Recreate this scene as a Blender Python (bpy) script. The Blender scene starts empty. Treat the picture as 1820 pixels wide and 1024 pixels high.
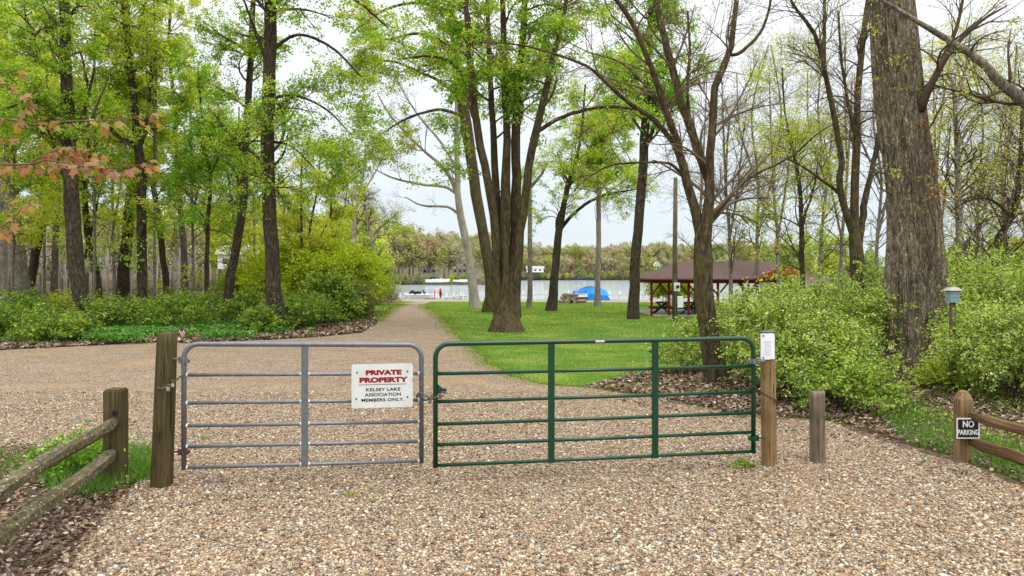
import bpy, bmesh, math, random
import numpy as np
from mathutils import Vector
from mathutils.geometry import tessellate_polygon

# ------------------------------------------------------------------ camera, sky, sun, exposure
F, HOR, CX, CAMH = 1280.0, 487.0, 910.0, 2.2      # photo focal length / horizon row / centre column / eye height
scene = bpy.context.scene
COL = scene.collection
cam_d = bpy.data.cameras.new("camera")
cam = bpy.data.objects.new("camera", cam_d)
COL.objects.link(cam)
cam.location = (0, 0, CAMH)
cam.rotation_euler = (math.radians(90), 0, 0)
cam_d.sensor_width = 36.0
cam_d.lens = 36.0 * F / 1820.0
cam_d.shift_y = -(512.0 - HOR) / 1820.0
cam_d.clip_start = 0.05
cam_d.clip_end = 3000.0
scene.camera = cam

SUN_EL, SUN_AZ = math.radians(58), math.radians(150)
world = bpy.data.worlds.new("World")
scene.world = world
world.use_nodes = True
nt = world.node_tree
nt.nodes.clear()
wo = nt.nodes.new('ShaderNodeOutputWorld')
bg1 = nt.nodes.new('ShaderNodeBackground'); bg2 = nt.nodes.new('ShaderNodeBackground')
sky = nt.nodes.new('ShaderNodeTexSky'); sky.sky_type = 'NISHITA'; sky.sun_disc = False
sky.sun_elevation = SUN_EL; sky.sun_rotation = SUN_AZ
nt.links.new(sky.outputs[0], bg1.inputs[0]); bg1.inputs[1].default_value = 0.02
# overcast deck: dim at the horizon, about three times brighter overhead, faint soft cloud bands
tc = nt.nodes.new('ShaderNodeTexCoord'); sep = nt.nodes.new('ShaderNodeSeparateXYZ')
nt.links.new(tc.outputs['Generated'], sep.inputs[0])
ramp = nt.nodes.new('ShaderNodeValToRGB')
els = ramp.color_ramp.elements
els[0].position = 0.0; els[0].color = (0.66, 0.73, 0.79, 1)
els[1].position = 1.0; els[1].color = (2.35, 2.40, 2.45, 1)
e = els.new(0.10); e.color = (0.70, 0.76, 0.82, 1)
e = els.new(0.30); e.color = (0.98, 1.00, 1.03, 1)
nt.links.new(sep.outputs[2], ramp.inputs[0])
mp = nt.nodes.new('ShaderNodeMapping'); mp.inputs['Scale'].default_value = (1, 1, 5)
nt.links.new(tc.outputs['Generated'], mp.inputs[0])
ns = nt.nodes.new('ShaderNodeTexNoise'); ns.inputs['Scale'].default_value = 2.6; ns.inputs['Detail'].default_value = 5
nt.links.new(mp.outputs[0], ns.inputs[0])
mr = nt.nodes.new('ShaderNodeMapRange'); mr.inputs[3].default_value = 0.90; mr.inputs[4].default_value = 1.10
nt.links.new(ns.outputs[0], mr.inputs[0])
mul = nt.nodes.new('ShaderNodeVectorMath'); mul.operation = 'SCALE'
nt.links.new(ramp.outputs[0], mul.inputs[0]); nt.links.new(mr.outputs[0], mul.inputs['Scale'])
nt.links.new(mul.outputs[0], bg2.inputs[0]); bg2.inputs[1].default_value = 1.0
add = nt.nodes.new('ShaderNodeAddShader')
nt.links.new(bg1.outputs[0], add.inputs[0]); nt.links.new(bg2.outputs[0], add.inputs[1])
nt.links.new(add.outputs[0], wo.inputs[0])

sun_d = bpy.data.lights.new("sun", 'SUN')
sun_d.energy = 1.3; sun_d.angle = math.radians(14); sun_d.color = (1.0, 0.95, 0.87)
sun = bpy.data.objects.new("sun", sun_d); COL.objects.link(sun)
sdir = Vector((math.sin(SUN_AZ) * math.cos(SUN_EL), math.cos(SUN_AZ) * math.cos(SUN_EL), math.sin(SUN_EL)))
sun.rotation_euler = (-sdir).to_track_quat('-Z', 'Y').to_euler()

scene.view_settings.view_transform = 'Standard'
scene.view_settings.look = 'None'
scene.view_settings.gamma = 1
scene.view_settings.exposure = 0.12
scene.cycles.max_bounces = 6
scene.cycles.diffuse_bounces = 3
scene.cycles.glossy_bounces = 2
scene.cycles.transmission_bounces = 4
scene.cycles.caustics_reflective = False
scene.cycles.caustics_refractive = False

rng = np.random.default_rng(7)
random.seed(7)

# ------------------------------------------------------------------ small helpers
def S(r, g, b, k=1.0):
    """display colour 0..255 to linear albedo"""
    out = []
    for c in (r, g, b):
        c /= 255.0
        out.append(k * (c / 12.92 if c <= 0.04045 else ((c + 0.055) / 1.055) ** 2.4))
    return tuple(out)

def smooth01(t):
    t = np.clip(t, 0, 1); return t * t * (3 - 2 * t)

WATER = -1.35
def ground_z(x, y):
    """height of the land, lake bed and far hills"""
    x = np.asarray(x, float); y = np.asarray(y, float)
    z = -np.clip(y - 12, 0, 76) * 0.0125
    px = CX + F * x / np.maximum(y, 1)
    bed = -1.3 * smooth01((y - 88) / 10)
    left_land = smooth01((668 - px) / 18)
    right_land = smooth01((px - 1330) / 30)
    keep = np.maximum(left_land, right_land)
    z = z + bed * (1 - keep)
    far1 = smooth01((y - 232) / 8) * smooth01((905 - px) / 40)
    far2 = smooth01((y - 395) / 10)
    up = np.maximum(far1, far2)
    z = np.where(up > 0, z * (1 - up) + up * (-0.7), z)
    hl = np.clip(y - 110, 0, 160) * 0.03 * left_land + np.clip(y - 240, 0, 160) * 0.05 * far1 * (1 - left_land)
    hf = np.clip(y - 402, 0, 160) * 0.055 * far2
    return z + np.maximum(hl, hf)

def gd(py):
    """distance at which the near ground shows at photo row py"""
    s = (py - HOR) / F
    y = CAMH / s
    if y > 12: y = 2.05 / (s - 0.0125)
    return y

def P(px, py, Y):
    return np.array([(px - CX) / F * Y, Y, CAMH - (py - HOR) / F * Y])

def gp(px, py):
    Y = gd(py); x = (px - CX) / F * Y
    return np.array([x, Y])

def norm(a):
    return a / np.maximum(np.linalg.norm(a, axis=-1, keepdims=True), 1e-9)

# ------------------------------------------------------------------ mesh collecting
class MB:
    def __init__(self): self.V = []; self.F = {}; self.T = []; self.n = 0
    def add(self, V, Fs, tint=None):
        V = np.asarray(V, float).reshape(-1, 3)
        if not isinstance(Fs, list): Fs = [Fs]
        for f in Fs:
            f = np.asarray(f, int)
            if f.ndim == 1: f = f[None, :]
            self.F.setdefault(f.shape[1], []).append(f + self.n)
        self.V.append(V)
        if tint is None: tint = np.ones((len(V), 3)) * 0.5
        tint = np.asarray(tint, float)
        if tint.ndim == 1: tint = np.tile(tint, (len(V), 1))
        self.T.append(tint)
        self.n += len(V)
        return self
    def arrays(self):
        return np.concatenate(self.V), {k: np.concatenate(v) for k, v in self.F.items()}, np.concatenate(self.T)
    def box(self, c, s, rz=0.0, tint=None, M=None):
        c = np.asarray(c, float); h = np.asarray(s, float) / 2
        v = np.array([[x, y, z] for x in (-1, 1) for y in (-1, 1) for z in (-1, 1)]) * h
        if M is not None: v = v @ np.asarray(M).T
        if rz:
            cr, sr = math.cos(rz), math.sin(rz)
            v = v @ np.array([[cr, sr, 0], [-sr, cr, 0], [0, 0, 1]])
        f = np.array([[0, 1, 3, 2], [4, 6, 7, 5], [0, 4, 5, 1], [2, 3, 7, 6], [0, 2, 6, 4], [1, 5, 7, 3]])
        return self.add(v + c, f, tint)
    def beam(self, a, b, w, h, tint=None):
        a = np.asarray(a, float); b = np.asarray(b, float)
        d = norm(b - a); up = np.array([0, 0, 1.0])
        if abs(d[2]) > 0.95: up = np.array([0, 1.0, 0])
        s = norm(np.cross(d, up)); u = np.cross(s, d)
        v = []
        for p in (a, b):
            for i, j in ((-1, -1), (1, -1), (1, 1), (-1, 1)):
                v.append(p + s * i * w / 2 + u * j * h / 2)
        f = [[0, 3, 2, 1], [4, 5, 6, 7], [0, 1, 5, 4], [1, 2, 6, 5], [2, 3, 7, 6], [3, 0, 4, 7]]
        return self.add(v, f, tint)
    def tube(self, path, r, sides=8, tint=None, cap=True):
        path = np.asarray(path, float)
        r = np.broadcast_to(np.asarray(r, float), (len(path),))
        V, Fq = tubes(path[None], r[None], sides)
        fs = [Fq]
        if cap:
            k = len(path)
            fs.append(np.array([list(range(sides))[::-1]]))
            fs.append(np.array([[(k - 1) * sides + i for i in range(sides)]]))
        return self.add(V, fs, tint)

def tubes(Pp, R, sides):
    N, K, _ = Pp.shape
    T = norm(np.gradient(Pp, axis=1))
    cand = norm(np.array([[0, 0, 1.0], [0.6, 0.8, 0], [0.8, -0.6, 0], [0.5, 0.5, 0.7], [-0.5, 0.5, 0.7]]))
    ref = cand[np.abs(T @ cand.T).max(axis=1).argmin(axis=1)]
    u = norm(np.cross(T, ref[:, None, :])); v = np.cross(T, u)
    a = np.arange(sides) / sides * 2 * np.pi
    ring = u[:, :, None, :] * np.cos(a)[None, None, :, None] + v[:, :, None, :] * np.sin(a)[None, None, :, None]
    V = (Pp[:, :, None, :] + ring * R[:, :, None, None]).reshape(-1, 3)
    n = np.arange(N)[:, None, None] * K * sides; k = np.arange(K - 1)[None, :, None] * sides
    i = np.arange(sides)[None, None, :]; j = (i + 1) % sides
    Fq = np.stack([n + k + i, n + k + j, n + k + sides + j, n + k + sides + i], -1).reshape(-1, 4)
    return V, Fq

def make_mesh(name, V, Fd, T, smooth=False):
    me = bpy.data.meshes.new(name)
    V = np.asarray(V, np.float32)
    me.vertices.add(len(V)); me.vertices.foreach_set('co', V.ravel())
    nl = sum(f.size for f in Fd.values()); npoly = sum(len(f) for f in Fd.values())
    me.loops.add(nl); me.polygons.add(npoly)
    li = np.concatenate([f.ravel() for f in Fd.values()]).astype(np.int32)
    tot = np.concatenate([np.full(len(f), k) for k, f in Fd.items()]).astype(np.int32)
    start = np.concatenate([[0], np.cumsum(tot)[:-1]]).astype(np.int32)
    me.loops.foreach_set('vertex_index', li)
    me.polygons.foreach_set('loop_start', start)
    me.polygons.foreach_set('loop_total', tot)
    me.polygons.foreach_set('use_smooth', np.full(npoly, bool(smooth)))
    at = me.attributes.new('tint', 'FLOAT_COLOR', 'POINT')
    T4 = np.ones((len(V), 4), np.float32); T4[:, :3] = T
    at.data.foreach_set('color', T4.ravel())
    me.update(calc_edges=True)
    return me

def put(name, mb, mat, parent=None, smooth=False, loc=None):
    """link ONE mesh object. Vertices are given in world space; the object's origin is its parent or loc"""
    V, Fd, T = mb.arrays()
    o0 = np.zeros(3)
    if parent is not None: o0 = np.array(world_loc(parent))
    if loc is not None: base = np.asarray(loc, float)
    elif parent is not None: base = o0
    else: base = np.zeros(3)
    me = make_mesh(name, V - base, Fd, T, smooth)
    me.materials.append(mat)
    o = bpy.data.objects.new(name, me); COL.objects.link(o)
    if parent is not None: o.parent = parent; o.location = tuple(base - o0)
    else: o.location = tuple(base)
    return o

def world_loc(o):
    v = Vector(o.location)
    while o.parent is not None:
        o = o.parent; v = v + Vector(o.location)
    return v

def thing(name, label, cat, loc=(0, 0, 0), group=None):
    o = bpy.data.objects.new(name, None); COL.objects.link(o)
    o.empty_display_size = 0.2
    o.location = tuple(float(c) for c in loc); tag(o, label, cat, group)
    return o

def tag(o, label, cat, group=None):
    o['label'] = label; o['category'] = cat
    if group: o['group'] = group
    return o

def struct(o): o['kind'] = 'structure'; return o
def stuff(o, label, cat):
    o['kind'] = 'stuff'; o['label'] = label; o['category'] = cat; return o

# ------------------------------------------------------------------ materials
def base_mat(name, rough=0.8, spec=0.3):
    m = bpy.data.materials.new(name); m.use_nodes = True
    n = m.node_tree; b = n.nodes['Principled BSDF']
    b.inputs['Roughness'].default_value = rough
    b.inputs['Specular IOR Level'].default_value = spec
    return m, n, b

def nnode(n, t, **kw):
    x = n.nodes.new(t)
    for k, v in kw.items():
        if k in x.inputs: x.inputs[k].default_value = v
        else: setattr(x, k, v)
    return x

def coords(n, scale=(1, 1, 1), kind='Object'):
    t = n.nodes.new('ShaderNodeTexCoord'); m = n.nodes.new('ShaderNodeMapping')
    m.inputs['Scale'].default_value = scale
    n.links.new(t.outputs[kind], m.inputs[0]); return m.outputs[0]

def cramp(n, fac, stops, interp='LINEAR'):
    r = n.nodes.new('ShaderNodeValToRGB'); r.color_ramp.interpolation = interp
    el = r.color_ramp.elements
    el[0].position = stops[0][0]; el[0].color = (*stops[0][1], 1)
    el[1].position = stops[-1][0]; el[1].color = (*stops[-1][1], 1)
    for p, c in stops[1:-1]:
        q = el.new(p); q.color = (*c, 1)
    n.links.new(fac, r.inputs[0]); return r.outputs[0]

def bump(n, b, h, strength, dist):
    q = n.nodes.new('ShaderNodeBump'); q.inputs['Strength'].default_value = strength
    q.inputs['Distance'].default_value = dist
    n.links.new(h, q.inputs['Height']); n.links.new(q.outputs[0], b.inputs['Normal']); return q

def mixc(n, fac, a, b, mode='MIX'):
    m = n.nodes.new('ShaderNodeMix'); m.data_type = 'RGBA'; m.blend_type = mode
    for sock, v in ((m.inputs[0], fac), (m.inputs[6], a), (m.inputs[7], b)):
        if hasattr(v, 'links'): n.links.new(v, sock)
        elif isinstance(v, (int, float)): sock.default_value = v
        else: sock.default_value = (*v, 1)
    return m.outputs[2]

def plain(name, col, rough=0.6, spec=0.4, metal=0.0, var=0.25, scale=12.0, bmp=0.0):
    m, n, b = base_mat(name, rough, spec)
    b.inputs['Metallic'].default_value = metal
    ns = nnode(n, 'ShaderNodeTexNoise', Scale=scale, Detail=5.0)
    n.links.new(coords(n), ns.inputs[0])
    c = np.array(col)
    n.links.new(cramp(n, ns.outputs[0], [(0.25, tuple(c * (1 - var))), (0.75, tuple(c * (1 + var)))]), b.inputs['Base Color'])
    if bmp: bump(n, b, ns.outputs[0], 0.5, bmp)
    return m

def leaf_mat(name, trans=0.45, gloss=0.06):
    m = bpy.data.materials.new(name); m.use_nodes = True; n = m.node_tree
    n.nodes.clear()
    out = n.nodes.new('ShaderNodeOutputMaterial')
    at = n.nodes.new('ShaderNodeAttribute'); at.attribute_name = 'tint'
    d = n.nodes.new('ShaderNodeBsdfDiffuse'); t = n.nodes.new('ShaderNodeBsdfTranslucent')
    n.links.new(at.outputs[0], d.inputs[0])
    tcol = mixc(n, 1.0, at.outputs[0], (1.25, 1.25, 0.7), 'MULTIPLY')
    n.links.new(tcol, t.inputs[0])
    mx = n.nodes.new('ShaderNodeMixShader'); mx.inputs[0].default_value = trans
    n.links.new(d.outputs[0], mx.inputs[1]); n.links.new(t.outputs[0], mx.inputs[2])
    if gloss:
        g = n.nodes.new('ShaderNodeBsdfGlossy'); g.inputs['Roughness'].default_value = 0.45
        m2 = n.nodes.new('ShaderNodeMixShader'); m2.inputs[0].default_value = gloss
        n.links.new(mx.outputs[0], m2.inputs[1]); n.links.new(g.outputs[0], m2.inputs[2]); mx = m2
    n.links.new(mx.outputs[0], out.inputs[0])
    return m

def tint_mat(name, rough=0.85, bmp=0.0, scale=30.0):
    m, n, b = base_mat(name, rough, 0.25)
    at = n.nodes.new('ShaderNodeAttribute'); at.attribute_name = 'tint'
    ns = nnode(n, 'ShaderNodeTexNoise', Scale=scale, Detail=4.0)
    n.links.new(coords(n), ns.inputs[0])
    f = cramp(n, ns.outputs[0], [(0.3, (0.7, 0.7, 0.7)), (0.7, (1.2, 1.2, 1.2))])
    n.links.new(mixc(n, 1.0, at.outputs[0], f, 'MULTIPLY'), b.inputs['Base Color'])
    if bmp: bump(n, b, ns.outputs[0], 0.6, bmp)
    return m

def bark_mat(name, dark, mid, light, scale=1.0, moss=None, deep=0.02, ridge=9.0):
    m, n, b = base_mat(name, 0.92, 0.15)
    v = coords(n, (scale, scale, scale * 0.30))
    v2 = coords(n, (scale, scale, scale * 0.45))
    n1 = nnode(n, 'ShaderNodeTexNoise', Scale=ridge, Detail=6.0, Roughness=0.65)
    n.links.new(v, n1.inputs[0])
    vo = nnode(n, 'ShaderNodeTexVoronoi', Scale=ridge * 1.5); vo.feature = 'DISTANCE_TO_EDGE'
    dis = n.nodes.new('ShaderNodeVectorMath'); dis.operation = 'MULTIPLY_ADD'
    n.links.new(n1.outputs[1], dis.inputs[0]); dis.inputs[1].default_value = (0.25, 0.25, 0.25); n.links.new(v, dis.inputs[2])
    n.links.new(dis.outputs[0], vo.inputs[0])
    big = nnode(n, 'ShaderNodeTexNoise', Scale=1.3, Detail=3.0); n.links.new(v2, big.inputs[0])
    c1 = cramp(n, n1.outputs[0], [(0.30, dark), (0.5, mid), (0.70, light)])
    edge = cramp(n, vo.outputs[0], [(0.0, (0.38, 0.36, 0.34)), (0.16, (1, 1, 1))])
    c2 = mixc(n, 0.75, c1, edge, 'MULTIPLY')
    c3 = mixc(n, 1.0, c2, cramp(n, big.outputs[0], [(0.3, (0.75, 0.75, 0.75)), (0.7, (1.25, 1.22, 1.2))]), 'MULTIPLY')
    if moss:
        nm = nnode(n, 'ShaderNodeTexNoise', Scale=2.2, Detail=6.0); n.links.new(v2, nm.inputs[0])
        fac = cramp(n, nm.outputs[0], [(0.50, (0, 0, 0)), (0.66, (0.75, 0.75, 0.75))])
        c3 = mixc(n, fac, c3, moss)
    n.links.new(c3, b.inputs['Base Color'])
    h = n.nodes.new('ShaderNodeMath'); h.operation = 'ADD'
    hv = cramp(n, vo.outputs[0], [(0.0, (0, 0, 0)), (0.2, (1, 1, 1))])
    n.links.new(n1.outputs[0], h.inputs[0]); n.links.new(hv, h.inputs[1])
    bump(n, b, h.outputs[0], 0.9, deep)
    return m

def wood_mat(name, dark, mid, light, moss=None, horizontal=None, grain=30.0, lichen=False):
    m, n, b = base_mat(name, 0.85, 0.2)
    sc = {'x': (0.05, 1, 1), 'y': (1, 0.05, 1), None: (1, 1, 0.05)}[horizontal]
    v = coords(n, sc)
    n1 = nnode(n, 'ShaderNodeTexNoise', Scale=grain, Detail=8.0, Roughness=0.7, Distortion=0.4); n.links.new(v, n1.inputs[0])
    n2 = nnode(n, 'ShaderNodeTexNoise', Scale=2.5, Detail=4.0); n.links.new(coords(n), n2.inputs[0])
    crk = nnode(n, 'ShaderNodeTexNoise', Scale=grain * 1.6, Detail=2.0); n.links.new(coords(n, tuple(s if s < 1 else 1 for s in sc)), crk.inputs[0])
    c = cramp(n, n1.outputs[0], [(0.3, dark), (0.5, mid), (0.72, light)])
    c = mixc(n, 1.0, c, cramp(n, n2.outputs[0], [(0.3, (0.7, 0.68, 0.65)), (0.7, (1.2, 1.2, 1.2))]), 'MULTIPLY')
    c = mixc(n, 1.0, c, cramp(n, crk.outputs[0], [(0.33, (0.35, 0.3, 0.28)), (0.40, (1, 1, 1))]), 'MULTIPLY')
    if moss:
        nm = nnode(n, 'ShaderNodeTexNoise', Scale=11.0, Detail=6.0); n.links.new(coords(n), nm.inputs[0])
        c = mixc(n, cramp(n, nm.outputs[0], [(0.53, (0, 0, 0)), (0.62, (0.8, 0.8, 0.8))]), c, moss)
    if lichen:
        nl = nnode(n, 'ShaderNodeTexNoise', Scale=38.0, Detail=3.0); n.links.new(coords(n), nl.inputs[0])
        c = mixc(n, cramp(n, nl.outputs[0], [(0.60, (0, 0, 0)), (0.66, (0.85, 0.85, 0.85))]), c, S(168, 166, 148))
    n.links.new(c, b.inputs['Base Color'])
    bump(n, b, n1.outputs[0], 0.8, 0.006)
    return m

M = {}
M['leaf'] = leaf_mat('leaf', 0.6, 0.02)
M['leaf_bush'] = leaf_mat('leaf_bush', 0.4, 0.025)
M['leaf_far'] = leaf_mat('leaf_far', 0.2, 0.0)
M['litter'] = leaf_mat('litter', 0.05, 0.03)
M['stone'] = tint_mat('stone', 0.8, 0.001, 120.0)
M['bark_dark'] = bark_mat('bark_dark', S(44, 39, 31), S(82, 73, 59), S(120, 111, 93), 1.6, deep=0.015)
M['bark_moss'] = bark_mat('bark_moss', S(48, 42, 30), S(92, 80, 60), S(128, 114, 88), 1.6, moss=S(100, 94, 52), deep=0.012)
M['bark_grey'] = bark_mat('bark_grey', S(98, 90, 80), S(146, 136, 124), S(182, 172, 160), 1.6, deep=0.008)
M['bark_big'] = bark_mat('bark_big', S(92, 82, 66), S(172, 156, 130), S(212, 198, 172), 1.0, deep=0.03, ridge=14.0)
M['bark_pale'] = bark_mat('bark_pale', S(136, 128, 118), S(178, 170, 160), S(206, 200, 190), 1.6, deep=0.006)
M['twig'] = plain('twig', S(96, 82, 70), 0.9, 0.1, scale=3.0)
M['twig_red'] = plain('twig_red', S(112, 96, 78), 0.9, 0.1, scale=3.0)

# ------------------------------------------------------------------ ground, gravel, lawn, water
def ground_mat():
    m, n, b = base_mat('forest_floor', 0.95, 0.1)
    v = coords(n)
    vo = nnode(n, 'ShaderNodeTexVoronoi', Scale=28.0); n.links.new(v, vo.inputs[0])
    sp = n.nodes.new('ShaderNodeSeparateColor'); n.links.new(vo.outputs['Color'], sp.inputs[0])
    c = cramp(n, sp.outputs[0], [(0.0, S(66, 50, 40)), (0.5, S(96, 76, 62)), (0.8, S(120, 98, 84)), (1.0, S(140, 118, 104))])
    ns = nnode(n, 'ShaderNodeTexNoise', Scale=0.7, Detail=8.0); n.links.new(v, ns.inputs[0])
    c = mixc(n, cramp(n, ns.outputs[0], [(0.48, (0, 0, 0)), (0.62, (0.8, 0.8, 0.8))]), c, S(86, 96, 50))
    n.links.new(c, b.inputs['Base Color'])
    bump(n, b, vo.outputs[0], 0.6, 0.03)
    return m

def gravel_mat():
    m, n, b = base_mat('gravel', 0.85, 0.25)
    v = coords(n)
    wn = nnode(n, 'ShaderNodeTexNoise', Scale=30.0, Detail=2.0); n.links.new(v, wn.inputs[0])
    dis = n.nodes.new('ShaderNodeVectorMath'); dis.operation = 'MULTIPLY_ADD'
    n.links.new(wn.outputs[1], dis.inputs[0]); dis.inputs[1].default_value = (0.02, 0.02, 0.0); n.links.new(v, dis.inputs[2])
    outs = []
    for scl in (64.0, 44.0):
        vo = nnode(n, 'ShaderNodeTexVoronoi', Scale=scl); n.links.new(dis.outputs[0], vo.inputs[0])
        sp = n.nodes.new('ShaderNodeSeparateColor'); n.links.new(vo.outputs['Color'], sp.inputs[0])
        c = cramp(n, sp.outputs[0], [(0.0, S(96, 74, 60)), (0.13, S(134, 108, 88)), (0.3, S(176, 146, 120)), (0.45, S(160, 150, 142)),
                                     (0.6, S(204, 176, 146)), (0.78, S(218, 196, 168)), (0.9, S(238, 226, 208)), (1.0, S(246, 240, 230))], 'CONSTANT')
        e = cramp(n, vo.outputs['Distance'], [(0.0, (1.15, 1.15, 1.15)), (0.5, (0.95, 0.95, 0.95)), (0.8, (0.5, 0.46, 0.42))])  # darkens gaps between stones: crevice shade and dirt put into the colour
        outs.append((mixc(n, 1.0, c, e, 'MULTIPLY'), vo.outputs['Distance']))
    pick = nnode(n, 'ShaderNodeTexNoise', Scale=9.0, Detail=1.0); n.links.new(v, pick.inputs[0])
    c = mixc(n, cramp(n, pick.outputs[0], [(0.5, (0, 0, 0)), (0.55, (1, 1, 1))]), outs[0][0], outs[1][0])
    big = nnode(n, 'ShaderNodeTexNoise', Scale=0.45, Detail=7.0, Roughness=0.6); n.links.new(v, big.inputs[0])
    c = mixc(n, cramp(n, big.outputs[0], [(0.52, (0, 0, 0)), (0.70, (0.75, 0.75, 0.75))]), c, S(188, 152, 116))
    big2 = nnode(n, 'ShaderNodeTexNoise', Scale=1.1, Detail=8.0, Roughness=0.7); n.links.new(v, big2.inputs[0])
    c = mixc(n, 1.0, c, cramp(n, big2.outputs[0], [(0.32, (0.80, 0.77, 0.74)), (0.62, (1.05, 1.04, 1.03))]), 'MULTIPLY')
    c = mixc(n, 1.0, c, (0.81, 0.82, 0.775), 'MULTIPLY')
    n.links.new(c, b.inputs['Base Color'])
    iv = n.nodes.new('ShaderNodeMath'); iv.operation = 'SUBTRACT'; iv.inputs[0].default_value = 1.0
    n.links.new(outs[0][1], iv.inputs[1])
    bump(n, b, iv.outputs[0], 0.9, 0.02)
    return m

def lawn_mat():
    m, n, b = base_mat('lawn', 0.9, 0.15)
    v = coords(n)
    n1 = nnode(n, 'ShaderNodeTexNoise', Scale=0.5, Detail=8.0, Roughness=0.65); n.links.new(v, n1.inputs[0])
    n2 = nnode(n, 'ShaderNodeTexNoise', Scale=28.0, Detail=5.0, Roughness=0.7); n.links.new(v, n2.inputs[0])
    c = cramp(n, n1.outputs[0], [(0.3, S(66, 100, 30)), (0.48, S(92, 126, 40)), (0.62, S(134, 146, 64)), (0.72, S(150, 140, 90))])
    c = mixc(n, 1.0, c, cramp(n, n2.outputs[0], [(0.3, (0.55, 0.6, 0.5)), (0.7, (1.3, 1.3, 1.2))]), 'MULTIPLY')
    n.links.new(c, b.inputs['Base Color'])
    bump(n, b, n2.outputs[0], 0.7, 0.04)
    return m

def water_mat():
    m, n, b = base_mat('lake', 0.12, 0.5)
    b.inputs['Base Color'].default_value = (*S(196, 208, 214), 1)
    ns = nnode(n, 'ShaderNodeTexNoise', Scale=1.2, Detail=4.0); n.links.new(coords(n, (0.25, 1, 1)), ns.inputs[0])
    bump(n, b, ns.outputs[0], 0.12, 0.05)
    return m

M['ground'] = ground_mat(); M['gravel'] = gravel_mat(); M['lawn'] = lawn_mat(); M['lake'] = water_mat()

def grid_sheet(name, xs, ys, zf, mat):
    X, Y = np.meshgrid(xs, ys)
    Z = zf(X, Y)
    V = np.stack([X, Y, Z], -1).reshape(-1, 3)
    nx, ny = len(xs), len(ys)
    i = np.arange(nx - 1)[None, :]; j = np.arange(ny - 1)[:, None]
    a = j * nx + i
    Fq = np.stack([a, a + 1, a + nx + 1, a + nx], -1).reshape(-1, 4)
    return struct(put(name, MB().add(V, Fq), mat, smooth=True))

xs = np.unique(np.concatenate([np.linspace(-900, -160, 25), np.linspace(-160, 160, 161), np.linspace(160, 900, 25)]))
ys = np.unique(np.concatenate([np.array([-60, -20, 0, 6, 12]), np.linspace(12, 86, 30), np.linspace(88, 100, 7), np.linspace(104, 220, 25),
                               np.linspace(226, 246, 9), np.linspace(250, 390, 15), np.linspace(393, 408, 7), np.linspace(412, 700, 25), np.linspace(720, 1500, 8)]))
grid_sheet('ground', xs, ys, ground_z, M['ground'])
lake = MB().add([[-700, 86, WATER], [700, 86, WATER], [900, 620, WATER], [-900, 620, WATER]], [[0, 1, 2, 3]])
struct(put('lake', lake, M['lake']))

def wob(x, y, a):
    return a * (np.sin(x * 2.1 + y * 1.3) + 0.6 * np.sin(x * 5.3 - y * 3.7 + 1) + 0.4 * np.sin(x * 11.1 + y * 9.1 + 2) + 0.25 * np.sin(x * 23 - y * 19)) / 2

def dense(poly, step=0.12, amp=0.08):
    out = []
    for a, b in zip(poly, poly[1:] + poly[:1]):
        a = np.array(a); b = np.array(b); L = np.linalg.norm(b - a)
        mid = (a + b) / 2
        st = step * max(1.0, np.linalg.norm(mid) / 14)
        k = min(400, max(1, int(L / st)))
        for i in range(k):
            p = a + (b - a) * i / k
            sc = 1 + 0.03 * p[1]
            out.append(p + np.array([wob(p[0] / sc, p[1] / sc, amp * sc), wob(p[1] / sc + 5, p[0] / sc, amp * sc)]))
    return out

def sheet(name, poly, lift, mat, step=0.12, amp=0.08):
    pts = dense(poly, step, amp)
    tri = tessellate_polygon([[Vector((p[0], p[1], 0)) for p in pts]])
    bm = bmesh.new()
    vs = [bm.verts.new((p[0], p[1], 0)) for p in pts]
    for t in tri:
        try: bm.faces.new([vs[i] for i in t])
        except ValueError: pass
    for yy in (12.0, 40.0, 64.0, 88.0):
        bmesh.ops.bisect_plane(bm, geom=bm.verts[:] + bm.edges[:] + bm.faces[:], plane_co=(0, yy, 0), plane_no=(0, 1, 0))
    bmesh.ops.recalc_face_normals(bm, faces=bm.faces[:])
    for v in bm.verts: v.co.z = -min(max(v.co.y - 12, 0), 76) * 0.0125 + lift
    if sum(f.normal.z for f in bm.faces) < 0: bmesh.ops.reverse_faces(bm, faces=bm.faces[:])
    me = bpy.data.meshes.new(name); bm.to_mesh(me); bm.free()
    me.materials.append(mat)
    o = bpy.data.objects.new(name, me); COL.objects.link(o)
    return struct(o), pts

G = lambda L: [gp(px, py) for px, py in L]
gravel_poly = ([gp(744, 536), gp(716, 540), gp(696, 546), gp(680, 556), gp(664, 573), gp(640, 588), gp(590, 597), gp(500, 604), gp(320, 608),
                gp(250, 612), gp(120, 616), gp(0, 622), gp(-500, 640), gp(-700, 700), gp(-500, 790), gp(-60, 815),
                np.array([-4.75, 8.6]), np.array([-4.1, 8.15]), np.array([-3.95, 7.4]), np.array([-3.85, 6.9]), np.array([-3.3, 5.2]), np.array([-2.9, 3.4]), np.array([-3.4, 1.0]), np.array([-5, -8]),
                np.array([6, -8]), np.array([5.9, 4.5]), np.array([5.6, 6.6]), gp(1820, 868), gp(1720, 822), gp(1640, 806), gp(1560, 780), gp(1480, 752),
                gp(1400, 748), gp(1300, 738), gp(1180, 712), gp(1050, 692), gp(960, 684), gp(900, 668), gp(862, 645), gp(835, 612), gp(812, 594), gp(796, 578), gp(776, 560), gp(757, 546), gp(762, 537)])
gravel_obj, GPTS = sheet('gravel_driveway', gravel_poly, 0.010, M['gravel'])
lawn_poly = (G([(757, 545), (776, 559), (797, 577), (813, 593), (836, 611), (864, 644), (902, 667), (960, 683), (1050, 690), (1180, 700), (1290, 670),
                (1330, 620), (1420, 572), (1430, 548), (1300, 540), (1000, 537), (764, 536.5)]))
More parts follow.
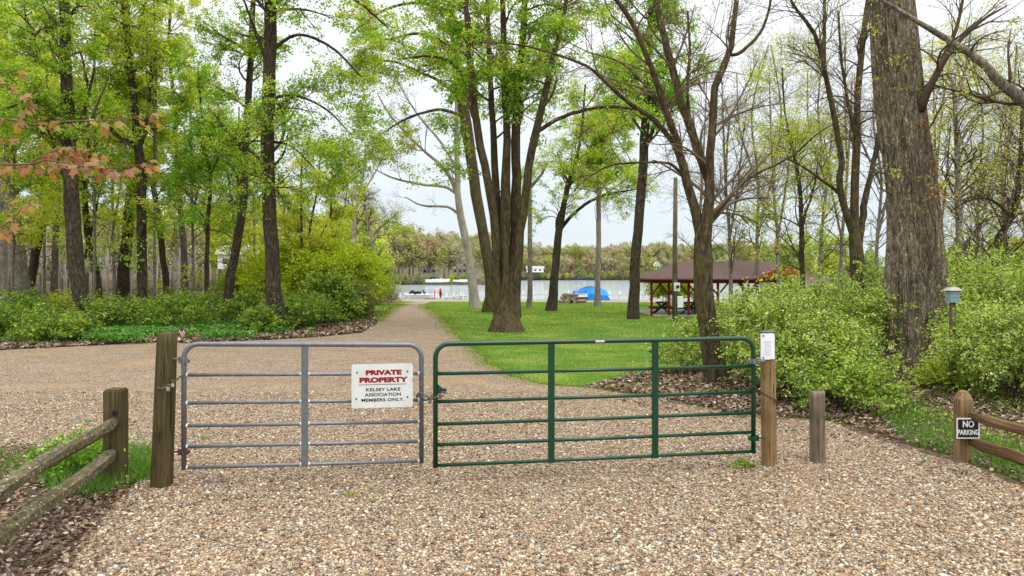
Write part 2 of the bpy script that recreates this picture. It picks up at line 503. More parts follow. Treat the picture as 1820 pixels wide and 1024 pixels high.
lawn_obj, LPTS = sheet('lawn', lawn_poly, 0.016, M['lawn'], amp=0.06)
verge_poly = G([(742, 536.5), (716, 539.5), (696, 545), (679, 556), (662, 572), (640, 566), (628, 550), (650, 541), (690, 536)])
verge_obj, VPTS = sheet('grass_verge', verge_poly, 0.014, M['lawn'], amp=0.06)

M['beach'] = plain('beach', S(150, 140, 124), .95, .1, 0, var=.3, scale=1.5, bmp=.03)
beach_obj, BPTS = sheet('beach', [np.array([(px - CX) / F * Y, Y]) for px, Y in ((690, 75), (760, 76), (1000, 76), (1300, 76), (1420, 72), (1420, 89.5), (1180, 89), (1000, 89.6), (860, 88.6), (700, 89.2))], 0.006, M['beach'], amp=.06)

def inside(pts, x, y):
    pts = np.array([[p[0], p[1]] for p in pts]); c = np.zeros(len(x), bool)
    x1, y1 = pts[:, 0], pts[:, 1]; x2, y2 = np.roll(x1, -1), np.roll(y1, -1)
    for a, b, cc, d in zip(x1, y1, x2, y2):
        if b == d: continue
        hit = ((b > y) != (d > y)) & (x < (cc - a) * (y - b) / (d - b) + a)
        c ^= hit
    return c

def pick(pal, n, r=rng, w=None, jit=0.12):
    pal = np.array(pal); i = r.choice(len(pal), n, p=w)
    return pal[i] * (1 + r.normal(0, jit, (n, 1)))

# loose stones lying on the gravel
def stones():
    phi = (1 + 5 ** .5) / 2
    iv = np.array([[-1, phi, 0], [1, phi, 0], [-1, -phi, 0], [1, -phi, 0], [0, -1, phi], [0, 1, phi], [0, -1, -phi], [0, 1, -phi], [phi, 0, -1], [phi, 0, 1], [-phi, 0, -1], [-phi, 0, 1]]) / 1.9
    fi = np.array([[0, 11, 5], [0, 5, 1], [0, 1, 7], [0, 7, 10], [0, 10, 11], [1, 5, 9], [5, 11, 4], [11, 10, 2], [10, 7, 6], [7, 1, 8], [3, 9, 4], [3, 4, 2], [3, 2, 6], [3, 6, 8], [3, 8, 9], [4, 9, 5], [2, 4, 11], [6, 2, 10], [8, 6, 7], [9, 8, 1]])
    N = 215000
    u = rng.random(N)
    y = 4.6 * (13.5 / 4.6) ** (u ** 1.15)
    x = (rng.random(N) * 2 - 1) * (y * 0.74)
    k = inside(GPTS, x, y); x, y = x[k], y[k]; n = len(x)
    s = rng.lognormal(math.log(0.0080), 0.36, n)
    V = iv[None] * (1 + rng.normal(0, 0.16, (n, 12, 1)))
    V = V * np.stack([s * rng.uniform(1.0, 1.5, n), s * rng.uniform(0.8, 1.1, n), s * rng.uniform(0.5, 0.8, n)], -1)[:, None, :]
    a = rng.random(n) * 2 * np.pi; ca, sa = np.cos(a)[:, None], np.sin(a)[:, None]
    X = V[..., 0] * ca - V[..., 1] * sa; Y = V[..., 0] * sa + V[..., 1] * ca; tl = rng.normal(0, 0.3, (n, 1))
    Z = V[..., 2] + X * tl
    V = np.stack([X + x[:, None], Y + y[:, None], Z + (s * 0.35)[:, None] + 0.010 - np.maximum(y - 12, 0)[:, None] * 0.0125], -1)
    pal = [S(108, 84, 68), S(150, 122, 98), S(184, 152, 122), S(168, 160, 152), S(208, 180, 148), S(222, 200, 170), S(242, 232, 214), S(190, 140, 112), S(122, 116, 112)]
    mean_ = np.array(S(186, 162, 132)); pal = [tuple((np.array(q) * .95 + mean_ * .05) * [.765, .78, .745]) for q in pal]
    c = pick(pal, n, w=[.11, .13, .17, .12, .15, .13, .09, .05, .05])
    Fc = (fi[None] + (np.arange(n) * 12)[:, None, None]).reshape(-1, 3)
    o = put('gravel_stones', MB().add(V.reshape(-1, 3), Fc, np.repeat(c, 12, 0)), M['stone'], smooth=True)
    stuff(o, 'loose tan, grey and white pebbles covering the driveway', 'gravel')
stones()

def leaf_quads(p, u, nrm, L, W, droop=0.15):
    """rhombus leaves folded along the midrib"""
    u = norm(u); v = norm(np.cross(nrm, u)); nn = np.cross(u, v)
    L = np.asarray(L).reshape(-1, 1); W = np.asarray(W).reshape(-1, 1)
    a = p; b = p + u * L * 0.45 + v * W * 0.5 + nn * W * 0.15; c = p + u * L - nn * L * droop; d = p + u * L * 0.45 - v * W * 0.5 + nn * W * 0.15
    V = np.stack([a, b, c, d], 1).reshape(-1, 3)
    return V, np.arange(len(p) * 4).reshape(-1, 4)

def rand_unit(n, r=rng):
    return norm(r.normal(0, 1, (n, 3)))

LITTER = [S(116, 96, 78), S(150, 130, 108), S(94, 74, 58), S(180, 162, 142), S(134, 104, 76), S(76, 60, 48), S(104, 90, 76)]
def litter(name, label, regions, dens, size, pal=LITTER):
    mb = MB()
    for poly, mult in regions:
        pts = G(poly) if not isinstance(poly[0], np.ndarray) else poly
        A = np.array([[p[0], p[1]] for p in pts]); lo, hi = A.min(0), A.max(0)
        n = int((hi - lo).prod() * dens * mult)
        x = rng.uniform(lo[0], hi[0], n); y = rng.uniform(lo[1], hi[1], n)
        k = inside(pts, x, y); x, y = x[k], y[k]; n = len(x)
        if not n: continue
        z = ground_z(x, y) + 0.02 + rng.random(n) * 0.04
        s = size * rng.uniform(0.6, 1.4, n) * np.clip(y / 15, 0.55, 1.6)
        nr = norm(np.stack([rng.normal(0, .4, n), rng.normal(0, .4, n), np.ones(n)], -1))
        V, Fq = leaf_quads(np.stack([x, y, z], -1), rand_unit(n) * [1, 1, .2], nr, s, s * rng.uniform(.5, .9, n), rng.uniform(-.3, .4, (n, 1)))
        mb.add(V, Fq, np.repeat(pick(pal, n), 4, 0))
    stuff(put(name, mb, M['litter']), label, 'dead leaves')

litter('leaf_litter', 'brown dead leaves carpeting the bare ground beside the gravel', [
    ([(1040, 688), (1130, 668), (1250, 655), (1330, 650), (1420, 680), (1560, 690), (1640, 672), (1900, 655), (1960, 700), (1960, 900), (1820, 862), (1700, 815), (1560, 776), (1480, 748), (1300, 734), (1180, 708)], 1.0),
    ([(300, 606), (430, 590), (560, 584), (620, 574), (665, 566), (668, 576), (640, 592), (560, 600), (330, 611)], 0.75),
    ([(-80, 612), (60, 600), (300, 592), (330, 604), (120, 617), (-60, 626)], 0.7),
    ([(-120, 795), (60, 798), (150, 800), (245, 832), (236, 868), (206, 900), (170, 945), (118, 1020), (95, 1100), (-250, 1100), (-400, 900)], 1.3),
], 760, 0.085)
litter('scattered_leaves', 'dead leaves scattered thinly over the gravel edges', [
    ([(1180, 700), (1300, 735), (1480, 752), (1640, 806), (1800, 862), (1700, 850), (1540, 800), (1400, 775), (1200, 740), (1050, 706)], 0.5),
    ([(230, 850), (160, 900), (70, 1050), (150, 1050), (240, 900), (290, 860)], 0.9)], 190, 0.07)

# grass blades
def blades(name, label, regions, h, w, pal, cat='grass', lean=0.35, patch=False, extra=None):
    mb = MB()
    for pts, n, pw in regions:
        A = np.array([[p[0], p[1]] for p in pts]); lo, hi = A.min(0), A.max(0)
        # denser close to the viewer
        y = lo[1] + (hi[1] - lo[1]) * rng.random(n) ** pw
        x = rng.uniform(lo[0], hi[0], n)
        k = inside(pts, x, y); x, y = x[k], y[k]
        if extra:
            E = np.array([[q[0], q[1]] for q in pts]); E = E[rng.integers(0, len(E), extra)]
            E = E[(E[:, 1] > 13) & (E[:, 1] < 70)]; E = E + rng.normal(0, 1, E.shape) * (.10 + .006 * E[:, 1:2])
            x = np.concatenate([x, E[:, 0]]); y = np.concatenate([y, E[:, 1]])
        n2 = len(x)
        z = ground_z(x, y) + 0.008
        hh = h * rng.uniform(.5, 1.4, n2); ww = w * np.clip(y / 20, .6, 2.5)
        a = rng.random(n2) * 2 * np.pi
        s = np.stack([np.cos(a), np.sin(a), 0 * a], -1) * (ww / 2)[:, None]
        tip = np.stack([rng.normal(0, lean, n2) * hh, rng.normal(0, lean, n2) * hh, hh], -1)
        p = np.stack([x, y, z], -1)
        V = np.stack([p - s, p + s, p + tip * .55 + s * .6, p + tip], 1).reshape(-1, 3)
        cc = pick(pal, n2, jit=.15)
        if patch:
            f_ = np.sin(x * .9 + 1.3 * np.sin(y * .5)) + np.sin(y * 1.3 + x * .45 + 2) + .7 * np.sin(x * 3.1 + y * 2.3) + rng.normal(0, .9, n2)
            cc = np.where((f_ > 1.7)[:, None], cc * [1.55, 1.15, 1.6], np.where((f_ < -1.6)[:, None], cc * .72, cc))
        mb.add(V, np.arange(n2 * 4).reshape(-1, 4), np.repeat(np.clip(cc, 0, .85), 4, 0))
    stuff(put(name, mb, M['leaf_bush']), label, cat)
GP = [S(110, 150, 40), S(136, 168, 52), S(88, 126, 32), S(166, 176, 82)]
blades('lawn_grass', 'short bright green grass blades over the lawn', [(LPTS, 330000, 1.5), (VPTS, 20000, 1)], 0.05, 0.014, GP, patch=True, extra=26000)
rb = G([(1500, 700), (1560, 720), (1650, 745), (1700, 790), (1800, 838), (1960, 900), (1960, 830), (1800, 800), (1690, 770), (1600, 712)])
lb = [np.array(p) for p in ((-4.6, 8.3), (-4.05, 8.1), (-3.85, 7.7), (-4.0, 7.0), (-4.35, 7.0), (-5.4, 7.9))]
lb2 = G([(-60, 800), (40, 815), (50, 850), (-60, 870)])
fb = G([(230, 800), (268, 800), (272, 835), (225, 850)])
rb2 = G([(1556, 742), (1640, 730), (1700, 770), (1790, 818), (1850, 850), (1820, 860), (1700, 816), (1610, 790)])
blades('edge_grass', 'longer grass growing along the driveway edges and fences', [(rb, 14000, 1), (rb2, 6500, 1), (lb, 5200, 1), (lb2, 1500, 1), (fb, 1800, 1)], 0.15, 0.012,
       [S(90, 132, 40), S(120, 160, 60), S(70, 110, 30)], lean=.5)
# ------------------------------------------------------------------ trees
def spline(pts, K):
    pts = np.asarray(pts, float)
    if len(pts) == 2:
        pts = np.vstack([pts[0], (pts[0] + pts[1]) / 2, pts[1]])
    q = np.vstack([2 * pts[0] - pts[1], pts, 2 * pts[-1] - pts[-2]])
    out = []
    for i in range(1, len(q) - 2):
        t = np.linspace(0, 1, 12, endpoint=False)[:, None]
        p0, p1, p2, p3 = q[i - 1], q[i], q[i + 1], q[i + 2]
        out.append(0.5 * ((2 * p1) + (-p0 + p2) * t + (2 * p0 - 5 * p1 + 4 * p2 - p3) * t ** 2 + (-p0 + 3 * p1 - 3 * p2 + p3) * t ** 3))
    out.append(pts[-1][None])
    o = np.vstack(out)
    s = np.concatenate([[0], np.cumsum(np.linalg.norm(np.diff(o[:, :3], axis=0), axis=1))])
    t = np.linspace(0, s[-1], K)
    return np.stack([np.interp(t, s, o[:, i]) for i in range(o.shape[1])], -1)

def grow(r, PP, RR, n, t0, t1, L, ang, up, K, wig, rr=0.6, rmin=0.003, rend=0.3, curve=0.0, bias=None):
    N, KP, _ = PP.shape
    seg = np.linalg.norm(PP[:, -1] - PP[:, 0], axis=1) ** 1.0 + 1e-6
    idx = r.choice(N, n, p=seg / seg.sum())
    t = r.uniform(t0, t1, n); f = t * (KP - 1); i0 = np.minimum(f.astype(int), KP - 2); fr = (f - i0)[:, None]
    a = PP[idx, i0]; b = PP[idx, i0 + 1]
    pos = a * (1 - fr) + b * fr; tan = norm(b - a)
    rad = RR[idx, i0] * (1 - fr[:, 0]) + RR[idx, i0 + 1] * fr[:, 0]
    rv = rand_unit(n, r); rv = norm(rv - tan * (rv * tan).sum(1, keepdims=True))
    an = r.uniform(ang[0], ang[1], n)[:, None]
    d = norm(tan * np.cos(an) + rv * np.sin(an) + np.array([0, 0, up]))
    if bias is not None: d = norm(d + bias)
    ln = r.uniform(L[0], L[1], n) * (1 - 0.45 * (t - t0) / max(t1 - t0, 1e-3))
    out = np.zeros((n, K, 3)); out[:, 0] = pos
    w = np.zeros((n, 3))
    for k in range(1, K):
        w += r.normal(0, wig, (n, 3))
        d = norm(d + w * 0.5 + np.array([0, 0, curve]))
        out[:, k] = out[:, k - 1] + d * (ln / (K - 1))[:, None]
    r0 = np.maximum(np.minimum(rad * rr, ln * 0.03 + 0.002), rmin)
    R = r0[:, None] * np.linspace(1, rend, K)[None]
    return out, np.maximum(R, rmin * 0.6)

def twig_leaves(r, PP, m, size, spread, pal, w=None, up=0.9, flat=0.5, t0=0.15, jit=0.12):
    N, K, _ = PP.shape
    idx = np.repeat(np.arange(N), m); n = len(idx)
    t = r.uniform(t0, 1, n) * (K - 1); i0 = np.minimum(t.astype(int), K - 2); fr = (t - i0)[:, None]
    a = PP[idx, i0]; b = PP[idx, i0 + 1]
    p = a * (1 - fr) + b * fr + r.normal(0, spread, (n, 3)) * [1, 1, flat]
    u = norm(b - a) * 0.5 + rand_unit(n, r) * [1, 1, .5] + [0, 0, -.15]
    nr = norm(rand_unit(n, r) + [0, 0, up])
    s = size * r.uniform(.55, 1.35, n)
    V, Fq = leaf_quads(p, u, nr, s, s * r.uniform(.55, .85, n), 0.2)
    # leaves of one twig share a tone
    tone = np.repeat(r.choice(len(pal), N, p=w), m)
    mixs = r.random(n) < 0.3
    tone[mixs] = r.choice(len(pal), mixs.sum(), p=w)
    c = np.array(pal)[tone] * (1 + r.normal(0, jit, (n, 1)))
    return V, Fq, np.repeat(np.clip(c, 0.005, .9), 4, 0)

GREEN = [S(158, 186, 58), S(182, 202, 74), S(126, 168, 44), S(200, 208, 100), S(104, 150, 38)]
YELLOW = [S(208, 210, 84), S(194, 200, 72), S(216, 212, 108), S(172, 190, 64)]
DEEP = [S(112, 164, 42), S(142, 186, 54), S(92, 144, 36), S(164, 198, 66)]
BUDS = [S(176, 172, 108), S(168, 148, 104), S(150, 160, 88)]
RUST = [S(172, 120, 80), S(160, 128, 66), S(140, 92, 62)]

WK, LN, LS = 0.90, 1.45, 1.08
def tree(label, stems, base=None, Y=None, bark='bark_dark', twig='twig', n1=26, n2=130, n3=420, L1=(1.5, 3.2), L2=(.8, 1.6), L3=(.4, .9),
         t0=0.35, leaves=12, size=0.09, spread=0.09, pal=GREEN, w=None, ext=4.0, seed=1, up1=0.35, ang1=(.7, 1.3), group=None, flare=1.22,
         depth_fan=0.10, stub=True, curve1=0.03, name='broadleaf_tree', cat='tree', bias=None, K0=26, nlow=0, sides=12):
    r = np.random.default_rng(seed)
    if Y is None: Y = gd(base[1])
    bx = stems[0][0][0]
    g0 = float(ground_z((bx - CX) / F * Y, Y))
    loc = np.array([(bx - CX) / F * Y, Y, g0])
    PS, RS, MI = [], [], []
    for si, st in enumerate(stems):
        main = not (len(st[0]) > 3 and st[0][3] == 'b')
        pts = []
        hz0 = None
        dsgn = ((-1) ** si) * (0.5 + 0.5 * r.random()) * depth_fan if si else depth_fan * 0.2 * r.normal()
        for q in st:
            dy = 0.0
            p = P(q[0], q[1], Y)
            if hz0 is None: hz0 = p[2]
            dist = math.hypot(p[2] - hz0, p[0] - P(st[0][0], st[0][1], Y)[0])
            dy = dsgn * dist
            Yq = Y + dy
            p = P(q[0], q[1], Yq)
            pts.append([*p, q[2] * WK / 2 / F * Yq])
        pts = np.array(pts)
        if si == 0 or (main and stub):
            if si == 0: pts[0, :3] = [loc[0], Y, g0 - 0.12]
        # carry on above the picture
        if main and st[-1][1] < 60 and ext > 0:
            d = norm(pts[-1, :3] - pts[-2, :3]); d = norm(d + np.array([0, 0, 0.5]))
            for s_ in (0.4, 1.0):
                pts = np.vstack([pts, [*(pts[-1, :3] + d * ext * s_ * 0.6), max(pts[-1, 3] * (0.7 if s_ < 1 else 0.35), 0.012)]])
        sp = spline(pts, K0)
        sp[1:-1, :3] += r.normal(0, 1, (K0 - 2, 3)) * sp[1:-1, 3:4] * 0.10
        if si == 0:
            h = sp[:, 2] - g0
            sp[:, 3] *= 1 + (flare - 1) * np.exp(-np.maximum(h, 0) / (sp[0, 3] * 2.5 + 0.05))
        PS.append(sp[:, :3]); RS.append(sp[:, 3]); MI.append(main)
    PS = np.array(PS); RS = np.array(RS)
    root = thing(name, label, cat, loc, group)
    mb = MB()
    for p_, r_ in zip(PS, RS):
        V, Fq = tubes(p_[None], r_[None], sides)
        V = V + (np.sin(V[:, 2:3] * 9 + V[:, 0:1] * 14) * 0.4 + r.normal(0, .5, V.shape)) * r_.mean() * 0.06
        mb.add(V, Fq)
    put('trunk', mb, M[bark], root, smooth=True)
    mb = MB(); b = bias
    p1, r1 = grow(r, PS, RS, n1, t0, 0.97, L1, ang1, up1, 8, 0.18, 0.36, 0.010, 0.25, curve1, bias=b)
    if nlow:
        pl, rl = grow(r, PS[:1], RS[:1], nlow, .25, t0, (L1[0] * .5, L1[1] * .6), (1.1, 1.5), .1, 8, 0.2, 0.2, 0.008, 0.25, 0)
        p1 = np.concatenate([p1, pl]); r1 = np.concatenate([r1, rl])
    mb.add(*tubes(p1, r1, 6))
    p2, r2 = grow(r, p1, r1, n2, .2, .98, L2, (.4, 1.1), .12, 6, 0.16, 0.6, 0.005, 0.3)
    mb.add(*tubes(p2, r2, 4))
    p3, r3 = grow(r, p2, r2, int(n3 * 1.25), .15, .98, L3, (.4, 1.1), .08, 4, 0.14, 0.7, 0.003, 0.4)
    mb.add(*tubes(p3, r3, 3))
    put('branches', mb, M[twig], root, smooth=True)
    if leaves:
        nl, sz = (int(leaves * LN), size * LS) if leaves > 3 else (leaves, size)
        mb = MB().add(*twig_leaves(r, p3, nl, sz, spread * LS, pal, w))
        mb.add(*twig_leaves(r, p2, max(2, nl // 3), sz, spread * LS, pal, w, t0=.6))
        put('crown', mb, M['leaf'], root)
    return root

T_ = tree
# ---- left wood, from the gate side outwards
T_('thick straight dark trunk, closest tree to the left of the drive mouth', [[(492, 592, 33), (487, 530, 29), (480, 400, 27), (475, 300, 26), (478, 200, 25), (479, 100, 24), (482, 0, 22), (486, -120, 19), (480, -260, 13)],
    [(478, 120, 9, 'b'), (455, 60, 6), (430, -10, 4)], [(482, 90, 8, 'b'), (530, 62, 6), (590, 85, 5), (645, 140, 3)], [(480, 175, 7, 'b'), (525, 170, 5), (580, 195, 4), (625, 240, 2)], [(484, 10, 8, 'b'), (550, -25, 6), (630, 0, 5), (690, 50, 3)], [(479, 250, 6, 'b'), (520, 262, 4), (560, 300, 2)], [(484, 300, 6, 'b'), (505, 270, 4), (512, 240, 2)]],
   (492, 592), seed=11, n1=62, n2=400, n3=1500, L1=(1.6, 4.0), L2=(.8, 1.9), leaves=11, size=.10, spread=.12, t0=.28, pal=GREEN, w=[.3, .2, .25, .15, .1], up1=.0, nlow=10)
T_('slim dark trunk leaning right, left of the thick straight tree', [[(400, 580, 23), (407, 512, 18), (430, 375, 16), (437, 250, 14), (446, 100, 12), (450, 0, 10), (455, -120, 8)],
    [(432, 345, 5, 'b'), (415, 300, 3), (395, 285, 2)]],
   (400, 580), seed=12, n1=24, n2=130, n3=648, L1=(1.8, 3.6), leaves=11, size=.09, pal=GREEN, up1=-.05, t0=.28, nlow=8)
T_('thin dark sapling forking low between two larger leafy trees', [[(367, 576, 11), (367, 512, 9), (369, 400, 8), (375, 320, 7), (365, 270, 6), (357, 190, 4), (352, 120, 3)], [(370, 400, 5, 'b'), (345, 360, 4), (325, 335, 2)], [(374, 310, 4, 'b'), (395, 270, 3), (415, 250, 2)]],
   (367, 576), seed=13, n1=31, n2=150, n3=837, L1=(1.2, 3.0), leaves=12, size=.085, pal=DEEP, up1=.0, t0=.3, depth_fan=.2)
T_('narrow grey brown trunk leaning left behind the twin trunks', [[(297, 548, 13), (295, 512, 12), (282, 390, 11), (272, 330, 9), (262, 260, 7), (255, 160, 5)]],
   (297, 560), seed=14, n1=24, n2=110, n3=567, L1=(1.5, 3), leaves=11, size=.09, pal=DEEP, up1=.0)
T_('straight dark trunk with moss, right one of the crossing twin trunks', [[(250, 576, 23), (252, 500, 19), (251, 400, 18), (252, 320, 18), (249, 280, 17), (240, 200, 15), (232, 125, 14), (221, 0, 12), (215, -120, 9)],
    [(236, 252, 8, 'b'), (215, 246, 7), (187, 215, 6), (160, 165, 5), (145, 100, 4), (125, 60, 3), (112, 20, 2)], [(247, 270, 7, 'b'), (262, 215, 6), (268, 130, 5), (272, 60, 4)]],
   (250, 576), seed=15, n1=48, n2=220, n3=1107, L1=(2, 4), leaves=12, size=.095, pal=YELLOW + GREEN[:2], up1=-.05, t0=.28, nlow=6)
T_('dark trunk leaning right into its twin, left one of the crossing pair', [[(215, 545, 26), (218, 512, 23), (230, 375, 20), (240, 300, 18), (243, 250, 14), (228, 120, 11), (226, 0, 8)]],
   (215, 558), seed=16, n1=36, n2=150, n3=810, L1=(1.5, 3.4), leaves=11, size=.095, pal=GREEN, up1=.1)
T_('short slanting trunk leaning left behind the stout forked tree', [[(183, 548, 16), (172, 500, 14), (155, 400, 12), (150, 320, 11), (158, 260, 8), (170, 180, 5)], [(152, 340, 7, 'b'), (130, 315, 5), (112, 300, 3)], [(150, 460, 6, 'b'), (165, 400, 5), (178, 340, 3), (190, 310, 2)]],
   (183, 560), seed=17, n1=26, n2=120, n3=621, L1=(1.4, 3), leaves=11, size=.09, pal=DEEP)
T_('stout dark trunk with a leaning fork, mid left of the wood', [[(150, 592, 28), (142, 540, 28), (137, 500, 29), (129, 400, 28), (126, 325, 26), (120, 200, 22), (118, 90, 20), (112, -40, 16)], [(122, 330, 9, 'b'), (105, 290, 7), (90, 240, 5), (70, 200, 3)], [(123, 250, 8, 'b'), (150, 200, 6), (168, 120, 4)]],
   (150, 592), seed=18, n1=48, n2=210, n3=1107, L1=(2, 4), leaves=12, size=.095, pal=GREEN, up1=.1)
T_('dark curved trunk swinging right beside the pale smooth trunk', [[(50, 548, 18), (55, 500, 17), (68, 430, 16), (85, 350, 14), (92, 280, 11), (90, 200, 8), (98, 110, 6)], [(72, 400, 6, 'b'), (95, 375, 5), (118, 362, 3)]],
   (50, 560), seed=19, n1=28, n2=120, n3=648, L1=(1.5, 3), leaves=11, size=.09, pal=DEEP)
T_('pale grey smooth trunk near the left picture side of the wood', [[(45, 560, 36), (38, 512, 32), (27, 400, 26), (20, 300, 23), (20, 225, 20), (12, 125, 18), (4, 50, 17), (0, -60, 14)], [(14, 130, 8, 'b'), (35, 65, 7), (60, 58, 6), (90, 52, 4)]],
   (45, 566), bark='bark_grey', seed=20, n1=36, n2=170, n3=864, L1=(1.8, 4), leaves=11, size=.095, pal=GREEN)
T_('grey brown trunk at the far left, partly behind the pale trunk', [[(4, 548, 22), (4, 500, 20), (2, 400, 19), (-4, 250, 17), (-8, 100, 14), (-10, -40, 10)]],
   (4, 556), bark='bark_grey', seed=21, n1=36, n2=160, n3=864, L1=(1.8, 4.2), leaves=11, size=.095, pal=GREEN + YELLOW[:1])
T_('broad yellow green crowned tree standing deep in the left wood', [[(330, 540, 14), (326, 440, 12), (318, 330, 10), (310, 200, 8), (300, 80, 6), (305, 0, 5)]],
   (330, 545), seed=22, n1=43, n2=200, n3=1080, L1=(2, 4.6), L2=(1, 2.2), leaves=11, size=.13, pal=YELLOW, up1=.0, depth_fan=.1)
T_('yellow leaved tree deep in the wood behind the stout forked trunk', [[(95, 540, 14), (98, 440, 12), (104, 330, 10), (100, 200, 8), (96, 80, 6), (90, 0, 5)]],
   (95, 545), seed=23, n1=43, n2=200, n3=1080, L1=(2, 4.6), L2=(1, 2.2), leaves=11, size=.13, pal=YELLOW + DEEP[:2], up1=.0)
T_('slender sapling with two thin stems beside the yellow green thicket', [[(550, 508, 6), (550, 425, 5), (558, 370, 4), (566, 325, 3), (570, 270, 2)], [(551, 450, 4, 'b'), (575, 410, 3), (592, 370, 2)], [(550, 470, 3, 'b'), (535, 420, 2), (528, 380, 2)]],
   (550, 560), seed=24, n1=31, n2=130, n3=567, L1=(1, 2.2), leaves=9, size=.09, pal=YELLOW, t0=.25, up1=.3, depth_fan=.25)
T_('straight thin sapling nearest the right side of the thick dark trunk', [[(536, 508, 6), (536, 425, 5), (535, 330, 4), (538, 270, 2)]],
   (536, 562), seed=25, n1=26, n2=100, n3=405, L1=(.8, 1.8), leaves=8, size=.09, pal=YELLOW, t0=.25, up1=.3)
T_('pale slender sapling rising from the bright thicket beside the drive', [[(587, 520, 5), (590, 430, 4), (588, 350, 3), (592, 290, 2)], [(589, 430, 3, 'b'), (610, 380, 2), (618, 330, 1.5)]],
   (587, 556), seed=26, n1=31, n2=140, n3=675, L1=(1, 2.4), leaves=9, size=.11, pal=YELLOW, t0=.2, up1=.3)
for i, (px, Y, top, lab, pal) in enumerate([(22, 38, 60, 'yellow green tree filling the gap right of the far left trunks', YELLOW), (78, 44, 120, 'low crowned green tree glowing between pale trunk and stout forked trunk', GREEN), (168, 36, 40, 'bright leaved tree behind the slanting short trunk', YELLOW + GREEN[:2]),
        (204, 46, 150, 'low crowned yellow tree seen left of the crossing twin trunks', YELLOW), (275, 37, 30, 'bright leaved tree behind the narrow leaning grey brown trunk', GREEN + YELLOW[:1]), (345, 44, 110, 'green tree far back between the sapling and twin trunks', DEEP + YELLOW[:2]),
        (418, 48, 190, 'low yellow green tree far behind the slim leaning trunk', YELLOW), (452, 54, 260, 'small yellow tree low in the gap before the thick straight trunk', YELLOW), (-40, 34, 20, 'leafy tree cut by the left picture side', GREEN)]):
    r = random.Random(500 + i); hb = HOR + (CAMH + .35) / Y * F; d_ = r.uniform(-10, 10)
    T_(lab, [[(px, hb, 6), (px + d_ * .4, (hb + top) / 2 + 60, 5), (px + d_, top + 70, 4), (px + d_ * 1.4, top, 3)], [(px + d_ * .4, (hb + top) / 2 + 50, 5, 'b'), (px - d_ * 2, (hb + top) / 2 - 40, 4), (px - d_ * 4, top + 60, 2)]],
       Y=Y, bark='bark_grey', seed=520 + i, n1=40, n2=220, n3=800, L1=(2, 4.2), L2=(1, 2.2), leaves=9, size=.125, spread=.14, pal=pal, up1=-.05, t0=.22, depth_fan=.2)
# ---- bare pale trees behind the thicket
T_('bare pale grey tree with fine crown above the yellow thicket', [[(628, 500, 9), (630, 400, 8), (638, 350, 6), (646, 310, 4), (650, 260, 2)], [(633, 380, 4, 'b'), (615, 320, 3), (612, 270, 2)], [(640, 350, 4, 'b'), (665, 310, 3), (680, 280, 2)]],
   Y=75, bark='bark_pale', twig='twig', seed=27, n1=40, n2=240, n3=900, L1=(1.8, 4), L2=(1, 2), L3=(.6, 1.2), leaves=2, size=.12, pal=BUDS, t0=.4, up1=.6)
T_('leaning bare grey tree with kinked trunk over the bright thicket', [[(672, 505, 8), (665, 450, 7), (655, 400, 6), (647, 350, 5), (640, 300, 3)], [(660, 420, 4, 'b'), (690, 395, 3), (715, 400, 2)]],
   Y=70, bark='bark_pale', seed=28, n1=36, n2=220, n3=700, L1=(1.5, 3.4), L3=(.6, 1.2), leaves=2, size=.12, pal=BUDS, t0=.3, up1=.5)
# ---- trees on the lawn
T_('leaning pale tree with bare crown reaching left, beside the drive end', [[(845, 548, 21), (840, 512, 18), (832, 450, 16), (822, 400, 15), (814, 350, 13), (813, 300, 11), (811, 250, 9), (812, 200, 7), (808, 120, 5), (806, 30, 3)],
    [(812, 345, 9, 'b'), (800, 315, 8), (785, 295, 7), (750, 265, 5), (720, 235, 4), (690, 200, 3), (670, 165, 2)], [(814, 380, 6, 'b'), (795, 368, 5), (750, 365, 4), (720, 350, 2)],
    [(812, 345, 6, 'b'), (790, 332, 6), (750, 328, 5), (700, 317, 4), (665, 300, 2)], [(811, 300, 6, 'b'), (785, 255, 5), (740, 200, 4), (710, 150, 3), (690, 100, 2)], [(812, 250, 5, 'b'), (830, 190, 4), (845, 120, 3)]],
   (845, 548), bark='bark_pale', seed=31, n1=44, n2=260, n3=900, L1=(1.5, 3.6), L2=(.9, 1.9), L3=(.5, 1.1), leaves=1, size=.09, pal=BUDS, t0=.35, up1=.3, depth_fan=.25)
T_('dark trunk close behind the big multi stemmed tree, leaning left', [[(868, 556, 24), (873, 510, 22), (866, 455, 21), (856, 400, 21), (840, 300, 22), (824, 195, 22), (810, 100, 18), (800, 0, 15), (790, -120, 10)],
    [(812, 110, 9, 'b'), (780, 75, 8), (740, 60, 6), (690, 70, 4), (650, 65, 3)], [(822, 185, 8, 'b'), (790, 150, 7), (750, 130, 5), (700, 110, 4), (660, 110, 2)], [(800, 20, 8, 'b'), (740, 5, 6), (680, 20, 5), (622, 62, 3)], [(828, 210, 7, 'b'), (780, 195, 6), (715, 215, 4), (655, 255, 2)]],
   (868, 556), bark='bark_moss', seed=32, n1=62, n2=400, n3=1700, L1=(1.6, 4.0), L2=(.9, 2), leaves=13, size=.12, spread=.14, pal=GREEN + RUST[:1] + YELLOW[:1], up1=.0, t0=.5, ang1=(.6, 1.3))
